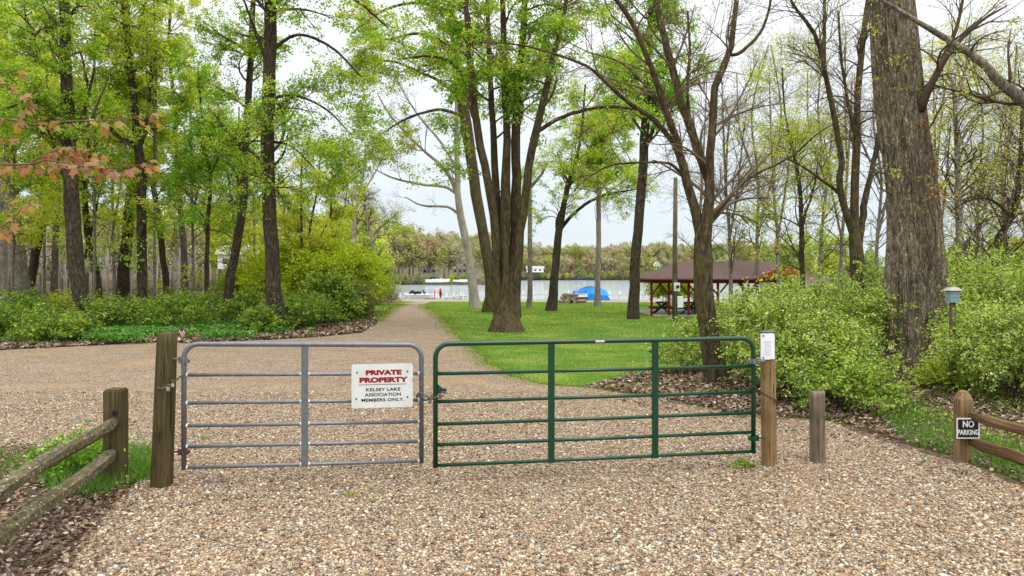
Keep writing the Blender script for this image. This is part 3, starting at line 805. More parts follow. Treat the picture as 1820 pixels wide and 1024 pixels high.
T_('large multi stemmed maple with fanned trunks in the middle of the lawn', [[(900, 590, 60), (900, 572, 50), (899, 548, 30), (898, 505, 17), (899, 400, 21), (900, 245, 15), (897, 140, 13), (893, 0, 11), (888, -120, 8)],
    [(886, 562, 20), (882, 505, 18), (879, 400, 17), (866, 320, 16), (851, 245, 16), (840, 160, 14), (832, 60, 12), (826, -60, 8)],
    [(914, 566, 28), (915, 505, 27), (918, 400, 22), (917, 300, 19), (915, 245, 18), (922, 150, 15), (930, 50, 13), (936, -60, 9)],
    [(917, 520, 15), (922, 450, 17), (930, 380, 17), (940, 300, 16), (950, 245, 16), (966, 180, 14), (982, 110, 12), (1000, 40, 9), (1012, -40, 5)],
    [(887, 545, 12), (885, 400, 15), (880, 300, 14), (872, 150, 11), (866, 10, 8)],
    [(950, 238, 9, 'b'), (985, 215, 8), (1030, 198, 7), (1080, 190, 6), (1130, 195, 4), (1160, 205, 2)],
    [(838, 150, 7, 'b'), (800, 110, 6), (760, 100, 4), (715, 105, 3)], [(905, 330, 5, 'b'), (885, 340, 4), (880, 300, 3)]],
   (898, 590), bark='bark_moss', seed=33, n1=80, n2=460, n3=1900, L1=(1.8, 4.4), L2=(.8, 1.9), leaves=13, size=.11, spread=.13, pal=GREEN + DEEP[:2] + YELLOW[:1], up1=.05, t0=.42, depth_fan=.14, flare=1.35, sides=16)
T_('thin bare topped grey trunk right of the big multi stemmed tree', [[(941, 548, 11), (942, 500, 10), (942, 400, 9), (942, 340, 9), (950, 325, 6), (962, 312, 5), (972, 290, 3)], [(942, 345, 6, 'b'), (938, 325, 5), (934, 312, 3)]],
   (941, 548), bark='bark_grey', seed=34, n1=20, n2=80, n3=220, L1=(.6, 1.6), L2=(.4, .9), leaves=5, size=.10, pal=GREEN, t0=.7, up1=.5)
T_('forked dark tree leaning right, left of the blue covered boat', [[(979, 553, 21), (985, 500, 16), (992, 430, 15), (996, 400, 14), (1003, 360, 11), (1011, 320, 9), (1025, 280, 7), (1035, 220, 5), (1040, 150, 3)],
    [(998, 405, 8, 'b'), (1015, 385, 7), (1045, 360, 6), (1080, 345, 5), (1110, 340, 3), (1140, 335, 2)], [(1010, 325, 5, 'b'), (1000, 300, 4), (990, 270, 3)], [(992, 430, 7, 'b'), (990, 395, 6), (1000, 365, 4)]],
   (979, 553), seed=35, n1=60, n2=340, n3=1200, L1=(1.6, 3.8), leaves=9, size=.10, pal=GREEN + YELLOW[:2], up1=.2, t0=.5, depth_fan=.25)
T_('narrow knotty trunk standing in front of the blue covered boat', [[(1062, 545, 14), (1062, 500, 10), (1064, 420, 10), (1064, 340, 9), (1066, 300, 8), (1068, 240, 6), (1072, 180, 4)]],
   (1062, 545), bark='bark_grey', seed=36, n1=70, n2=420, n3=1800, L1=(2.0, 5.2), leaves=12, size=.12, spread=.14, pal=GREEN + YELLOW[:2], up1=.0, t0=.55)
T_('tall straight dark trunk on the lawn, left of the red pavilion', [[(1125, 568, 22), (1128, 500, 20), (1135, 400, 19), (1143, 300, 18), (1150, 150, 15), (1154, 75, 12), (1158, -10, 9), (1160, -120, 6)], [(1148, 262, 9, 'b'), (1163, 225, 8), (1177, 185, 6), (1182, 150, 3)], [(1150, 190, 6, 'b'), (1130, 160, 4), (1110, 140, 2)]],
   (1125, 568), seed=37, n1=64, n2=380, n3=1700, L1=(2.0, 4.8), leaves=11, size=.11, spread=.12, pal=GREEN + DEEP[:2], up1=.0, t0=.38)
# ---- right hand trees
T_('mossy forked maple with arching bare limbs beside the green gate', [[(1276, 682, 44), (1268, 630, 36), (1262, 590, 35), (1254, 540, 36), (1250, 500, 37), (1248, 440, 36), (1256, 400, 26), (1260, 350, 20), (1260, 290, 17), (1267, 215, 15), (1271, 150, 14), (1285, 118, 14), (1297, 98, 12), (1304, 40, 10), (1312, -20, 9), (1316, -120, 6)],
    [(1246, 420, 22), (1232, 360, 19), (1218, 310, 17), (1210, 280, 16), (1196, 230, 14), (1180, 185, 13), (1165, 140, 12), (1150, 100, 11), (1122, 38, 10), (1095, 0, 9), (1060, -50, 6)],
    [(1262, 330, 17), (1252, 300, 18), (1238, 260, 17), (1225, 220, 17), (1210, 180, 16), (1200, 140, 15), (1182, 70, 14), (1167, 10, 12), (1155, -80, 9)],
    [(1212, 290, 9, 'b'), (1198, 258, 10), (1170, 220, 10), (1145, 200, 9), (1120, 185, 8), (1080, 150, 7), (1050, 122, 6), (1000, 101, 5), (925, 80, 3.5), (850, 75, 2)],
    [(1212, 310, 6, 'b'), (1198, 296, 6), (1180, 289, 5), (1120, 290, 4), (1080, 296, 3.5), (1040, 320, 2.5), (1010, 350, 1.5)],
    [(1266, 392, 8, 'b'), (1280, 372, 7), (1310, 335, 6), (1340, 312, 5), (1375, 295, 4.5), (1415, 272, 4), (1450, 240, 3), (1490, 215, 2)],
    [(1300, 98, 7, 'b'), (1318, 92, 7), (1350, 60, 6), (1366, 20, 5), (1372, -20, 4)], [(1226, 226, 7, 'b'), (1222, 150, 6), (1226, 90, 5), (1222, 20, 4)],
    [(1180, 190, 5, 'b'), (1130, 135, 4), (1100, 110, 3), (1040, 90, 2), (980, 60, 1.5)]],
   (1276, 682), bark='bark_moss', twig='twig_red', seed=41, n1=80, n2=420, n3=1500, L1=(.9, 2.4), L2=(.5, 1.2), L3=(.25, .6), leaves=2, size=.035, spread=.03, pal=BUDS + RUST[:1] + YELLOW[:1], up1=.25, t0=.3, depth_fan=.16, flare=1.3, sides=16, curve1=.02, ext=2.0)

def big_cottonwood():
    Y = 15.8; r = np.random.default_rng(42)
    root = thing('cottonwood_tree', 'very thick trunk with deeply furrowed bark, tallest object on the right', 'tree', (P(1640, 0, Y)[0], Y, ground_z(9, Y)))
    def col(pts, sides, K, groove, seed, flare):
        r = np.random.default_rng(seed)
        pts = np.array([[*P(x, y, Y + d), w / 2 / F * Y] for x, y, w, d in pts])
        sp = spline(pts, K); V = []
        a = np.arange(sides) / sides * 2 * np.pi
        ph = r.random(40) * 6.28; fr = r.integers(16, 60, 40); kz = r.normal(0, 1.3, 40)
        lob = r.random(4) * 6.28
        for q in sp:
            h = q[2] - sp[0, 2]
            g = np.zeros(sides)
            for f_, p_, k_ in zip(fr, ph, kz): g += np.cos(a * f_ + p_ + k_ * h * 1.1 + 0.6 * math.sin(h * 1.7 + p_))
            g = g / 40 ** .5
            ridge = np.clip(np.abs(g), 0, 1.3) ** .6
            fl = 1 + flare * math.exp(-h / .55) * (1 + .45 * np.cos(a * 5 + lob[0]) + .3 * np.cos(a * 3 + lob[1]))
            R = q[3] * fl * (1 + .04 * np.cos(2 * a + lob[2] + h * .3)) + groove * (ridge - .6)
            V.append(np.stack([q[0] + np.cos(a) * R, q[1] + np.sin(a) * R, np.full(sides, q[2])], -1))
        V = np.concatenate(V); k = np.arange(K - 1)[:, None] * sides; i = np.arange(sides)[None]; j = (i + 1) % sides
        return V, np.stack([k + i, k + j, k + sides + j, k + sides + i], -1).reshape(-1, 4), sp
    mb = MB()
    V, Fq, s0 = col([(1642, 680, 112, 0), (1640, 640, 100, 0), (1639, 560, 88, 0), (1638, 512, 82, 0), (1628, 400, 77, 0), (1614, 280, 75, 0), (1607, 250, 76, 0), (1594, 125, 74, 0), (1582, 0, 70, 0), (1570, -130, 62, 0), (1560, -330, 48, 0), (1556, -520, 30, 0)], 220, 220, 0.05, 1, .24)
    mb.add(V, Fq)
    V, Fq, s1 = col([(1598, 678, 40, .1), (1590, 600, 32, .1), (1587, 500, 26, .1), (1590, 400, 24, .12), (1588, 330, 20, .15), (1590, 250, 14, .3)], 90, 150, 0.03, 2, .15)
    mb.add(V, Fq)
    put('trunk', mb, M['bark_big'], root, smooth=True)
    mb = MB()
    PS = s0[None, :, :3]; RS = s0[None, :, 3]
    ex = []
    for L in ([(1636, 196, 15, -.4), (1655, 150, 13, -.7), (1690, 90, 9, -1), (1740, 40, 6, -1.2), (1790, 10, 2.5, -1.3)], [(1660, 142, 10, -.7), (1678, 100, 8, -.85), (1700, 50, 6, -.9), (1715, -20, 4, -1)],
              [(1652, 480, 4, -.5), (1664, 420, 4, -.6), (1650, 360, 3, -.65), (1640, 300, 3, -.6), (1652, 230, 2, -.7)]):
        sp = spline(np.array([[*P(x, y, Y + d), w / 2 / F * Y] for x, y, w, d in L]), 14); ex.append(sp)
        mb.tube(sp[:, :3], sp[:, 3], 8)
    E = np.array(ex)
    p1, r1 = grow(r, np.concatenate([PS[:, ::16][:, :14], E[:, :, :3]]), np.concatenate([RS[:, ::16][:, :14] * .2, E[:, :, 3]]), 46, .25, 1, (.8, 2.2), (.7, 1.3), .3, 7, .2, .35, .006, .25)
    p2, r2 = grow(r, p1, r1, 170, .2, .98, (.4, 1.1), (.4, 1.1), .1, 5, .2, .6, .003, .4)
    mb.add(*tubes(p1, r1, 6)); mb.add(*tubes(p2, r2, 4))
    put('branches', mb, M['twig'], root, smooth=True)
    mb = MB().add(*twig_leaves(r, p2, 9, .05, .05, YELLOW + RUST[:1] + GREEN[:1]))
    q = np.array([P(1640 + r.normal(6, 9) + (y_ - 190) * .16, y_, Y - .62) for y_ in r.choice([212, 222, 300, 330, 345, 232], 90) + r.normal(0, 9, 90)])
    V, Fq = leaf_quads(q, rand_unit(90, r) + [0, 0, -.4], rand_unit(90, r), np.full(90, .06), np.full(90, .04), .2)
    mb.add(V, Fq, np.repeat(pick([S(176, 82, 62), S(196, 112, 84), S(188, 150, 70)], 90, r), 4, 0))
    put('crown', mb, M['leaf'], root)
big_cottonwood()

T_('clump of bare brown stems rising just left of the giant trunk', [[(1525, 560, 34), (1523, 475, 28), (1518, 390, 20), (1520, 350, 16), (1522, 250, 14), (1526, 150, 12), (1536, 50, 11), (1546, -20, 9), (1552, -120, 6)],
    [(1516, 410, 18), (1500, 370, 14), (1491, 330, 13), (1495, 280, 12), (1480, 190, 11), (1465, 125, 9), (1450, 65, 8), (1415, 15, 6), (1390, -30, 4)],
    [(1524, 450, 18), (1531, 400, 14), (1538, 350, 12), (1550, 300, 10), (1560, 250, 9), (1568, 180, 7), (1585, 120, 5)],
    [(1498, 352, 7, 'b'), (1478, 332, 7), (1460, 320, 6), (1425, 295, 4), (1395, 280, 3)], [(1478, 190, 8, 'b'), (1466, 120, 8), (1465, 50, 7), (1466, -30, 6)],
    [(1521, 250, 7, 'b'), (1505, 170, 6), (1495, 100, 5), (1490, 20, 4)]],
   Y=24.5, bark='bark_moss', seed=43, n1=80, n2=420, n3=1300, L1=(1.2, 3), L2=(.7, 1.6), L3=(.35, .9), leaves=2, size=.055, spread=.05, pal=BUDS + YELLOW[:1], up1=.3, t0=.3, depth_fan=.18)
T_('leafing trunk tangled in shrubs between the mossy maple and bare clump', [[(1428, 520, 10), (1425, 450, 10), (1422, 340, 8), (1410, 270, 6), (1395, 200, 4), (1390, 120, 3)], [(1424, 400, 5, 'b'), (1445, 340, 4), (1455, 280, 2)]],
   Y=27, seed=44, n1=44, n2=240, n3=700, L1=(1, 2.8), leaves=7, size=.075, pal=YELLOW + GREEN[:2], up1=.2, t0=.25)
T_('bare hooked trunk behind the giant trunk on its right side', [[(1706, 500, 14), (1705, 425, 13), (1702, 300, 11), (1699, 220, 9), (1694, 150, 8), (1682, 130, 5)], [(1703, 260, 6, 'b'), (1730, 215, 5), (1765, 195, 4), (1810, 185, 2)], [(1698, 200, 5, 'b'), (1715, 130, 4), (1725, 60, 3)]],
   Y=26, bark='bark_grey', seed=45, n1=60, n2=330, n3=900, L1=(1.2, 3), leaves=2, size=.06, pal=YELLOW + BUDS, up1=.3, t0=.2, depth_fan=.2)
T_('dark crooked tree leaning right above the far right shrubs', [[(1764, 500, 12), (1770, 440, 12), (1785, 410, 11), (1800, 380, 11), (1812, 320, 9), (1815, 240, 7), (1820, 160, 5)], [(1795, 385, 6, 'b'), (1770, 360, 5), (1740, 352, 4), (1715, 360, 3), (1690, 375, 2)]],
   Y=22, seed=46, n1=60, n2=330, n3=900, L1=(1, 2.6), leaves=3, size=.06, pal=YELLOW + BUDS, up1=.2, t0=.2, depth_fan=.25)
T_('grey tree whose heavy limb slants down across the top right sky', [[(1990, 700, 60), (1985, 500, 50), (1975, 380, 44), (1960, 280, 36), (1950, 100, 30), (1950, -60, 22)],
    [(1965, 300, 26, 'b'), (1900, 240, 25), (1840, 195, 23), (1800, 165, 21), (1765, 135, 18), (1750, 115, 16), (1700, 80, 13), (1650, 50, 10), (1600, 20, 8), (1540, -15, 5)]],
   Y=14.5, bark='bark_grey', seed=47, n1=24, n2=150, n3=600, L1=(.8, 2.4), L2=(.4, 1.2), L3=(.2, .6), leaves=4, size=.045, spread=.04, pal=YELLOW + BUDS, up1=.2, t0=.3, depth_fan=.05)

# bare and budding trees filling the wood behind the right hand shrubs
back = [(1300, 38, 'slim bare tree rising behind the pavilion roof end', BUDS, 2), (1345, 44, 'bare fine twigged tree above the pavilion ridge', BUDS, 2), (1385, 36, 'budding tree behind the shrubs, above the orange gable', YELLOW, 4),
        (1455, 40, 'thin grey tree in the back wood, left of the bare clump', BUDS, 2), (1492, 46, 'pale bare tree half hidden behind the bare clump', BUDS, 2), (1556, 38, 'bare tree squeezed between bare clump and giant trunk', BUDS, 2),
        (1735, 33, 'yellow budding tree right of the hooked bare trunk', YELLOW, 5), (1672, 40, 'yellow budding tree just right of the giant trunk, far back', YELLOW, 4), (1790, 38, 'olive budding tree in the back wood at far right', YELLOW, 5), (1828, 30, 'dark bare tree at the right picture side behind the shrubs', BUDS, 3),
        (1235, 52, 'small bare tree behind the utility pole and pavilion', BUDS, 3)]
for i, (px, Y, lab, pal, lv) in enumerate(back):
    r = random.Random(100 + i)
    dx = [r.uniform(-14, 14) for _ in range(4)]
    hb = HOR + (CAMH + .4) / Y * F
    T_(lab, [[(px, hb, 8), (px + dx[0] * .3, 430, 6.5), (px + dx[0], 320, 5), (px + dx[1], 200, 3.5), (px + dx[2] * 1.6, 80 if px > 1300 else 220, 3)],
             [(px + dx[0] * .3, 425, 5, 'b'), (px + dx[3] * 2, 330, 4), (px + dx[3] * 4, 220, 2.5)], [(px + dx[0], 330, 5, 'b'), (px - dx[3] * 2.5, 230, 3.5), (px - dx[3] * 3, 130, 2)]],
       Y=Y, bark='bark_grey', seed=200 + i, n1=50, n2=300, n3=900, L1=(1.5, 4), L2=(.8, 2), L3=(.5, 1.2), leaves=lv, size=.075, spread=.08, pal=pal, up1=.35, t0=.2, depth_fan=.22, ext=0)

# ---- far trees: a few shapes, copied with their parts
def far_arrays(seed, pal, h=13.0, n=1500, q=0.55, bare=False):
    r = np.random.default_rng(seed)
    tr = MB()
    tr.tube(np.array([[0, 0, -.5], [r.normal(0, .2), 0, h * .35], [r.normal(0, .4), r.normal(0, .3), h * .75]]), [.24, .17, .06], 6)
    PS = np.array([[[0, 0, h * t] for t in np.linspace(.25, .9, 8)]]); RS = np.array([np.linspace(.18, .04, 8)])
    p1, r1 = grow(r, PS, RS, 22 if bare else 12, 0, 1, (h * .18, h * .38), (.5, 1.1), .4, 5, .12, .6, .03, .3)
    V, Fq = tubes(p1, r1, 4); tr.add(V, Fq)
    if bare:
        p2, r2 = grow(r, p1, r1, 90, .2, 1, (h * .08, h * .2), (.4, 1), .3, 4, .12, .6, .02, .4)
        tr.add(*tubes(p2, r2, 3))
    cr = MB()
    nc = 30
    cen = rand_unit(nc, r) * r.uniform(.35, 1, (nc, 1)) * [h * .27, h * .27, h * .32] + [0, 0, h * .66]
    ci = r.integers(0, nc, n)
    off = norm(r.normal(0, 1, (n, 3))) * (r.random((n, 1)) ** .4) * h * .095
    p = cen[ci] + off
    nr = norm(norm(off) + rand_unit(n, r) * .5 + [0, 0, .35])
    u = np.cross(nr, rand_unit(n, r))
    s = q * r.uniform(.6, 1.3, n)
    V, Fq = leaf_quads(p, u, nr, s, s * .9, .05)
    tone = np.array(pal)[(ci * 7) % len(pal)] * (1 + r.normal(0, .14, (n, 1)))
    cr.add(V, Fq, np.repeat(np.clip(tone, .01, .8), 4, 0))
    return tr.arrays(), cr.arrays()

FARPAL = [[S(176, 174, 108), S(158, 160, 92)], [S(176, 168, 120), S(164, 154, 106)], [S(156, 172, 96), S(140, 158, 84)], [S(172, 148, 116), S(178, 156, 124)], [S(170, 164, 132), S(182, 176, 138)], [S(184, 194, 82), S(168, 184, 74)]]  # hues greyed, distance haze put into the leaf colour
FV = [far_arrays(300 + i, FARPAL[i % 6], 13.0, 2300, .42) for i in range(8)]
def baked(name, spots, label, cat, q=1.0):
    mb = MB(); mt = MB()
    for x, y, sc, v, rz in spots:
        (tV, tF, tT), (cV, cF, cT) = FV[v]
        c, s = math.cos(rz), math.sin(rz); Rm = np.array([[c, s, 0], [-s, c, 0], [0, 0, 1]]) * sc
        z = float(ground_z(x, y))
        mb.add(cV @ Rm + [x, y, z], list(cF.values()), cT)
        mt.add(tV @ Rm + [x, y, z], list(tF.values()), np.array(S(150, 135, 120)))
    V, Fd, T = mt.arrays(); mb.add(V, list(Fd.values()), T)
    return stuff(put(name, mb, M['leaf_far']), label, cat)
rr = random.Random(5)
spots = []
for row, (Y0, step) in enumerate([(402, 13), (414, 13), (430, 14), (448, 15), (470, 18)]):
    px = 560 + row * 5
    while px < 1420:
        Y = Y0 + rr.uniform(-4, 4); x = (px - CX) / F * Y
        sc = rr.uniform(.85, 1.2) * (1.35 if row else 1.0)
        spots.append((x, Y, sc, rr.choice([0, 1, 2, 4, 4, 0, 3]) , rr.uniform(0, 6.28)))
        px += step * rr.uniform(.7, 1.3)
for k in range(150):
    px = 560 + k * 5.8 + rr.uniform(-3, 3); Y = 399 + rr.uniform(-2, 2)
    spots.append(((px - CX) / F * Y, Y, rr.uniform(.35, .5), rr.choice([0, 2, 4, 5]), rr.uniform(0, 6.28)))
baked('far_woods', spots, 'wooded shore of olive, tan and rusty spring trees across the lake', 'woods')

# individual trees on the nearer left shore and on the slope behind the left wood
proto = []
for i in range(6):
    (tV, tF, tT), (cV, cF, cT) = far_arrays(340 + i, FARPAL[i], 13.0, 2600, .40, bare=(i % 2 == 0))
    tm = make_mesh('trunk', tV, tF, tT, True); tm.materials.append(M['bark_pale'])
    cm = make_mesh('crown', cV, cF, cT); cm.materials.append(M['leaf_far'])
    proto.append((tm, cm))
def far_tree(px, Y, h, v, label, group, thin=False, name='shore_tree'):
    x = (px - CX) / F * Y
    t = thing(name, label, 'tree', (x, Y, float(ground_z(x, Y))), group)
    s = h / 13.0; t.scale = (s * rr.uniform(.85, 1.1), s, s); t.rotation_euler.z = rr.uniform(0, 6.28)
    for nm, me in zip(('trunk', 'crown'), proto[v]):
        if thin and nm == 'crown': continue
        o = bpy.data.objects.new(nm, me); COL.objects.link(o); o.parent = t
    return t
sp_col = {0: 'olive', 1: 'tan', 2: 'green', 3: 'rusty', 4: 'grey green', 5: 'yellow green'}
for px, Y, h, v in [(700, 236, 14, 1), (716, 238, 16, 0), (733, 240, 15, 1), (748, 238, 13, 1), (764, 242, 14, 3), (779, 239, 12, 0), (797, 243, 13, 1), (812, 240, 12, 4), (828, 244, 13, 4), (842, 243, 12, 0), (858, 246, 12, 4),
                    (709, 262, 19, 5), (727, 265, 18, 1), (745, 262, 16, 0), (770, 266, 16, 1), (790, 268, 15, 4), (815, 268, 14, 0), (840, 270, 13, 1), (870, 270, 13, 0), (690, 255, 21, 5), (672, 240, 20, 2), (655, 236, 20, 5)]:
    far_tree(px, Y, h * 1.15, v, sp_col[v] + ' spring tree on the shore left across the lake, behind the docks', sp_col[v] + ' trees on the near left shore')
for i in range(92):
    px = -60 + i * 7.9 + rr.uniform(-6, 6); Y = rr.choice([96, 108, 122, 140, 160]) + rr.uniform(-5, 5)
    v = rr.choice([5, 5, 5, 2, 0, 1])
    far_tree(px, Y, rr.uniform(12, 15) * (Y / 125) ** .8, v, sp_col[v] + ' tree of the wooded slope seen between the left trunks', sp_col[v] + ' trees on the slope behind the left wood', name='slope_tree')
for i in range(34):
    px = 655 + i * 7.2 + rr.uniform(-3, 3)
    v = rr.choice([2, 4, 0, 5]); c_ = {0: 'olive', 2: 'green', 4: 'grey green', 5: 'yellow green'}[v]
    t = far_tree(px, 234 + rr.uniform(-1, 2), rr.uniform(3.0, 5.0), v, c_ + ' waterside bush on the near left shore', c_ + ' waterside bushes on the left shore', name='shore_bush')
    t['category'] = 'bush'
for i in range(34):
    px = 440 + i * 8.2 + rr.uniform(-4, 4); Y = rr.choice([150, 165, 185, 205]) + rr.uniform(-5, 5); v = rr.choice([5, 0, 1, 0, 4, 5])
    if px > 655 and Y < 200: Y = 238
    far_tree(px, Y, rr.uniform(11, 14) * (1.0 if px < 640 else 1.25), v, sp_col[v] + ' tree on the wooded hill above the bright thicket', sp_col[v] + ' trees on the hill above the thicket', name='hill_tree')
for i in range(26):
    px = -60 + i * 17 + rr.uniform(-5, 5); Y = rr.uniform(70, 92)
    far_tree(px, Y, rr.uniform(7, 10), rr.choice([0, 2, 4]), 'thin pale leafless trunk standing far behind the left trees', 'thin bare trunks behind the left wood', True, 'bare_tree')
for i in range(16):
    px = 1290 + i * 37 + rr.uniform(-9, 9); Y = rr.uniform(70, 130)
    v = rr.choice([5, 2, 0, 4])
    far_tree(px, Y, rr.uniform(7, 10), v, sp_col[v] + ' tree far behind the right hand shrubs and bare trunks', sp_col[v] + ' trees behind the right shrubs', name='distant_tree')

# ------------------------------------------------------------------ shrubs
HONEY = [S(186, 204, 92), S(162, 188, 74), S(210, 220, 130), S(118, 148, 52), S(92, 120, 42)]
BLOOM = [S(222, 226, 168), S(206, 214, 140), S(232, 234, 196)]
UNDER = [S(124, 156, 50), S(96, 130, 42), S(152, 176, 66), S(68, 98, 30), S(164, 182, 70)]
def bush(label, px, Y, w, h, dp=None, pal=HONEY, sprays=1000, m=13, leaf=.045, bloom=0.12, seed=1, clumps=60, zlift=0.0, name='shrub', cat='bush', stems=26, group=None, spray=.34, x=None):
    r = np.random.default_rng(seed)
    x = (px - CX) / F * Y if x is None else x; z0 = float(ground_z(x, Y)); dp = dp or w
    root = thing(name, label, cat, (x, Y, z0), group)
    c = np.array([x, Y, z0])
    d = rand_unit(clumps, r); d[:, 2] = np.abs(d[:, 2]) * 1.1 - .25
    rad = r.uniform(.35, 1.18, (clumps, 1)) * (1 + .2 * np.sin(d[:, :1] * 5 + seed) * np.cos(d[:, 1:2] * 4))
    cen = c + d * rad * [w / 2, dp / 2, h * .52] + [0, 0, h * .45 + zlift]
    cen[:, 2] = np.maximum(cen[:, 2], z0 + .12)
    # arching stems
    tgt = cen[r.integers(0, clumps, stems)]
    b0 = c + r.normal(0, .10 * w, (stems, 3)) * [1, 1, 0]
    t = np.linspace(0, 1, 7)[None, :, None]
    mid = (b0 + tgt) / 2 + [0, 0, h * .22]
    st = b0[:, None] * (1 - t) ** 2 + 2 * mid[:, None] * t * (1 - t) + tgt[:, None] * t ** 2 + r.normal(0, .015, (stems, 7, 3))
    rs = np.linspace(.014, .004, 7)[None] * r.uniform(.7, 1.4, (stems, 1)) * (h / 2) ** .5
    mb = MB().add(*tubes(st, rs, 5))
    ci = r.integers(0, clumps, sprays)
    s0 = cen[ci] + r.normal(0, .13, (sprays, 3)) * [w / 2, dp / 2, h * .45]
    s0[:, 2] = np.maximum(s0[:, 2], z0 + .05)
    dr = norm(norm(cen[ci] - (c + [0, 0, h * .35])) + rand_unit(sprays, r) * .8 + [0, 0, .25])
    K = 4; sp = np.zeros((sprays, K, 3)); sp[:, 0] = s0; ln = spray * r.uniform(.5, 1.3, sprays) * np.where(r.random(sprays) < .12, 2.0, 1)
    for k in range(1, K):
        dr = norm(dr + r.normal(0, .15, (sprays, 3)) + [0, 0, -.12]); sp[:, k] = sp[:, k - 1] + dr * (ln / (K - 1))[:, None]
    mb.add(*tubes(sp, np.full((sprays, K), .0022) * np.linspace(1, .5, K), 3))
    put('stems', mb, M['twig'], root, smooth=True)
    leaf *= 1.18
    lv = MB().add(*twig_leaves(r, sp, m, leaf, leaf * .45, pal, None, up=.8, flat=.7, t0=0, jit=.13))
    put('foliage', lv, M['leaf_bush'], root)
    if bloom:
        k = r.random(sprays) < bloom
        # blossoms sit on the outer, upper sprays
        q = sp[k]
        if len(q):
            put('blossom', MB().add(*twig_leaves(r, q, 9, leaf * .75, leaf * .45, BLOOM, None, up=.6, flat=1, t0=.3)), M['leaf_bush'], root)
    return root
B = bush
B('tall blossoming shrub under the orange gable, left in the right hand thicket', 1376, 17.5, 2.3, 2.0, seed=51, sprays=1500)
B('rounded blossoming shrub directly behind the round gate post with the notice', 1390, 13.6, 2.0, 1.75, seed=52, sprays=1400, leaf=.04)
B('wide shrub behind the short weathered post, low branches reaching down', 1455, 12.7, 1.7, 1.35, seed=53, sprays=1400, leaf=.04)
B('tall pale shrub in front of the bare stem clump', 1455, 16.2, 2.6, 2.1, seed=54, sprays=1500)
B('shaded shrub tucked against the left side of the giant trunk', 1545, 16.6, 1.7, 2.0, seed=55, sprays=800, pal=HONEY[1:], bloom=.1)
B('small dark leaved shrub at the left foot of the giant trunk', 1508, 14.4, .8, 1.0, seed=56, sprays=420, pal=HONEY[3:] + UNDER[:1], bloom=.05)
B('leafy shrub right behind the mossy maple trunk', 1312, 16.3, 1.3, 1.7, seed=57, sprays=700)
B('sparse low shrub on the lawn left of the mossy maple foot', 1222, 16.2, 1.4, .95, seed=58, sprays=330, bloom=.15, clumps=30)
B('high shrub behind the giant trunk, top of the right hand bank', 1745, 19, 3.4, 2.9, seed=59, sprays=1300, leaf=.055)
B('bright shrub bank in the middle of the far right side', 1790, 15, 2.6, 2.4, seed=60, sprays=1500, bloom=.2)
B('leafy shrub covering the right root of the giant trunk', 1748, 14.1, 1.3, 1.4, seed=61, sprays=950, pal=HONEY[:3], bloom=.05)
B('pale blossoming shrub above the right rail fence', 1795, 12.6, 1.7, 1.5, seed=62, sprays=1100, leaf=.04, bloom=.25)
B('shrub cut by the right picture side, above the rails', 1880, 11.8, 1.8, 1.9, seed=63, sprays=1100, leaf=.04, bloom=.2)
B('low leafy sprout in front of the giant trunk base', 1690, 13.6, .8, .45, seed=64, sprays=420, pal=HONEY[:2] + YELLOW[:1], bloom=0, clumps=30)
B('tall shrub seen far back past the bare clump, right of the orange gable', 1560, 24, 3.2, 2.6, seed=65, sprays=1000, leaf=.06)
B('tall shrub behind the pavilion end and hooked trunk, far right', 1850, 22, 3.6, 3.1, seed=66, sprays=1000, leaf=.06)
B('low trailing shrub spilling onto the leaves behind the short weathered post', 1500, 11.6, 1.3, .75, seed=67, sprays=700, leaf=.04, pal=UNDER[:3] + HONEY[:2], bloom=.05, clumps=40)
# left understory
lu = [(-30, 25.5, 3.2, 1.35, 'dark green undergrowth bush at the left picture side'), (62, 26.5, 2.6, 1.0, 'undergrowth bush around the pale smooth trunk foot'), (100, 24.6, 2.0, .7, 'low undergrowth bush left of the stout forked trunk'),
      (185, 29.8, 2.2, 1.3, 'undergrowth bush behind the stout forked trunk'), (208, 33, 2.2, 1.3, 'bush hiding the foot of the crossing twin trunks'), (305, 30.5, 2.4, 1.5, 'bright undergrowth bush right of the twin trunks'),
      (345, 34, 2.2, 1.4, 'bush behind the thin low forking sapling'), (443, 32, 1.9, 1.4, 'bush between leaning slim trunk and thick straight trunk'), (465, 28.8, 1.1, .8, 'low bush at the left foot of the thick straight trunk'),
      (528, 31, 2.2, 1.6, 'green bush just right of the thick straight trunk'), (560, 33.0, 2.0, 1.3, 'brownish bush below the bright thicket by the drive'), (20, 33, 3.0, 1.6, 'taller bush behind the pale smooth trunk'),
      (130, 36, 3.0, 1.6, 'yellow green bush glowing behind the stout forked trunk'), (270, 38, 3.0, 1.5, 'bush deep in the wood behind the twin trunks'), (400, 38, 3.0, 1.7, 'bush deep in the wood behind the leaning slim trunk')]
for i, (px, Y, w, h, lab) in enumerate(lu):
    B(lab, px, Y, w, h, seed=70 + i, sprays=480, m=12, leaf=.075, pal=(YELLOW + UNDER[:2]) if i == 12 else UNDER, bloom=.04 if i % 3 == 0 else 0, spray=.45, clumps=50)
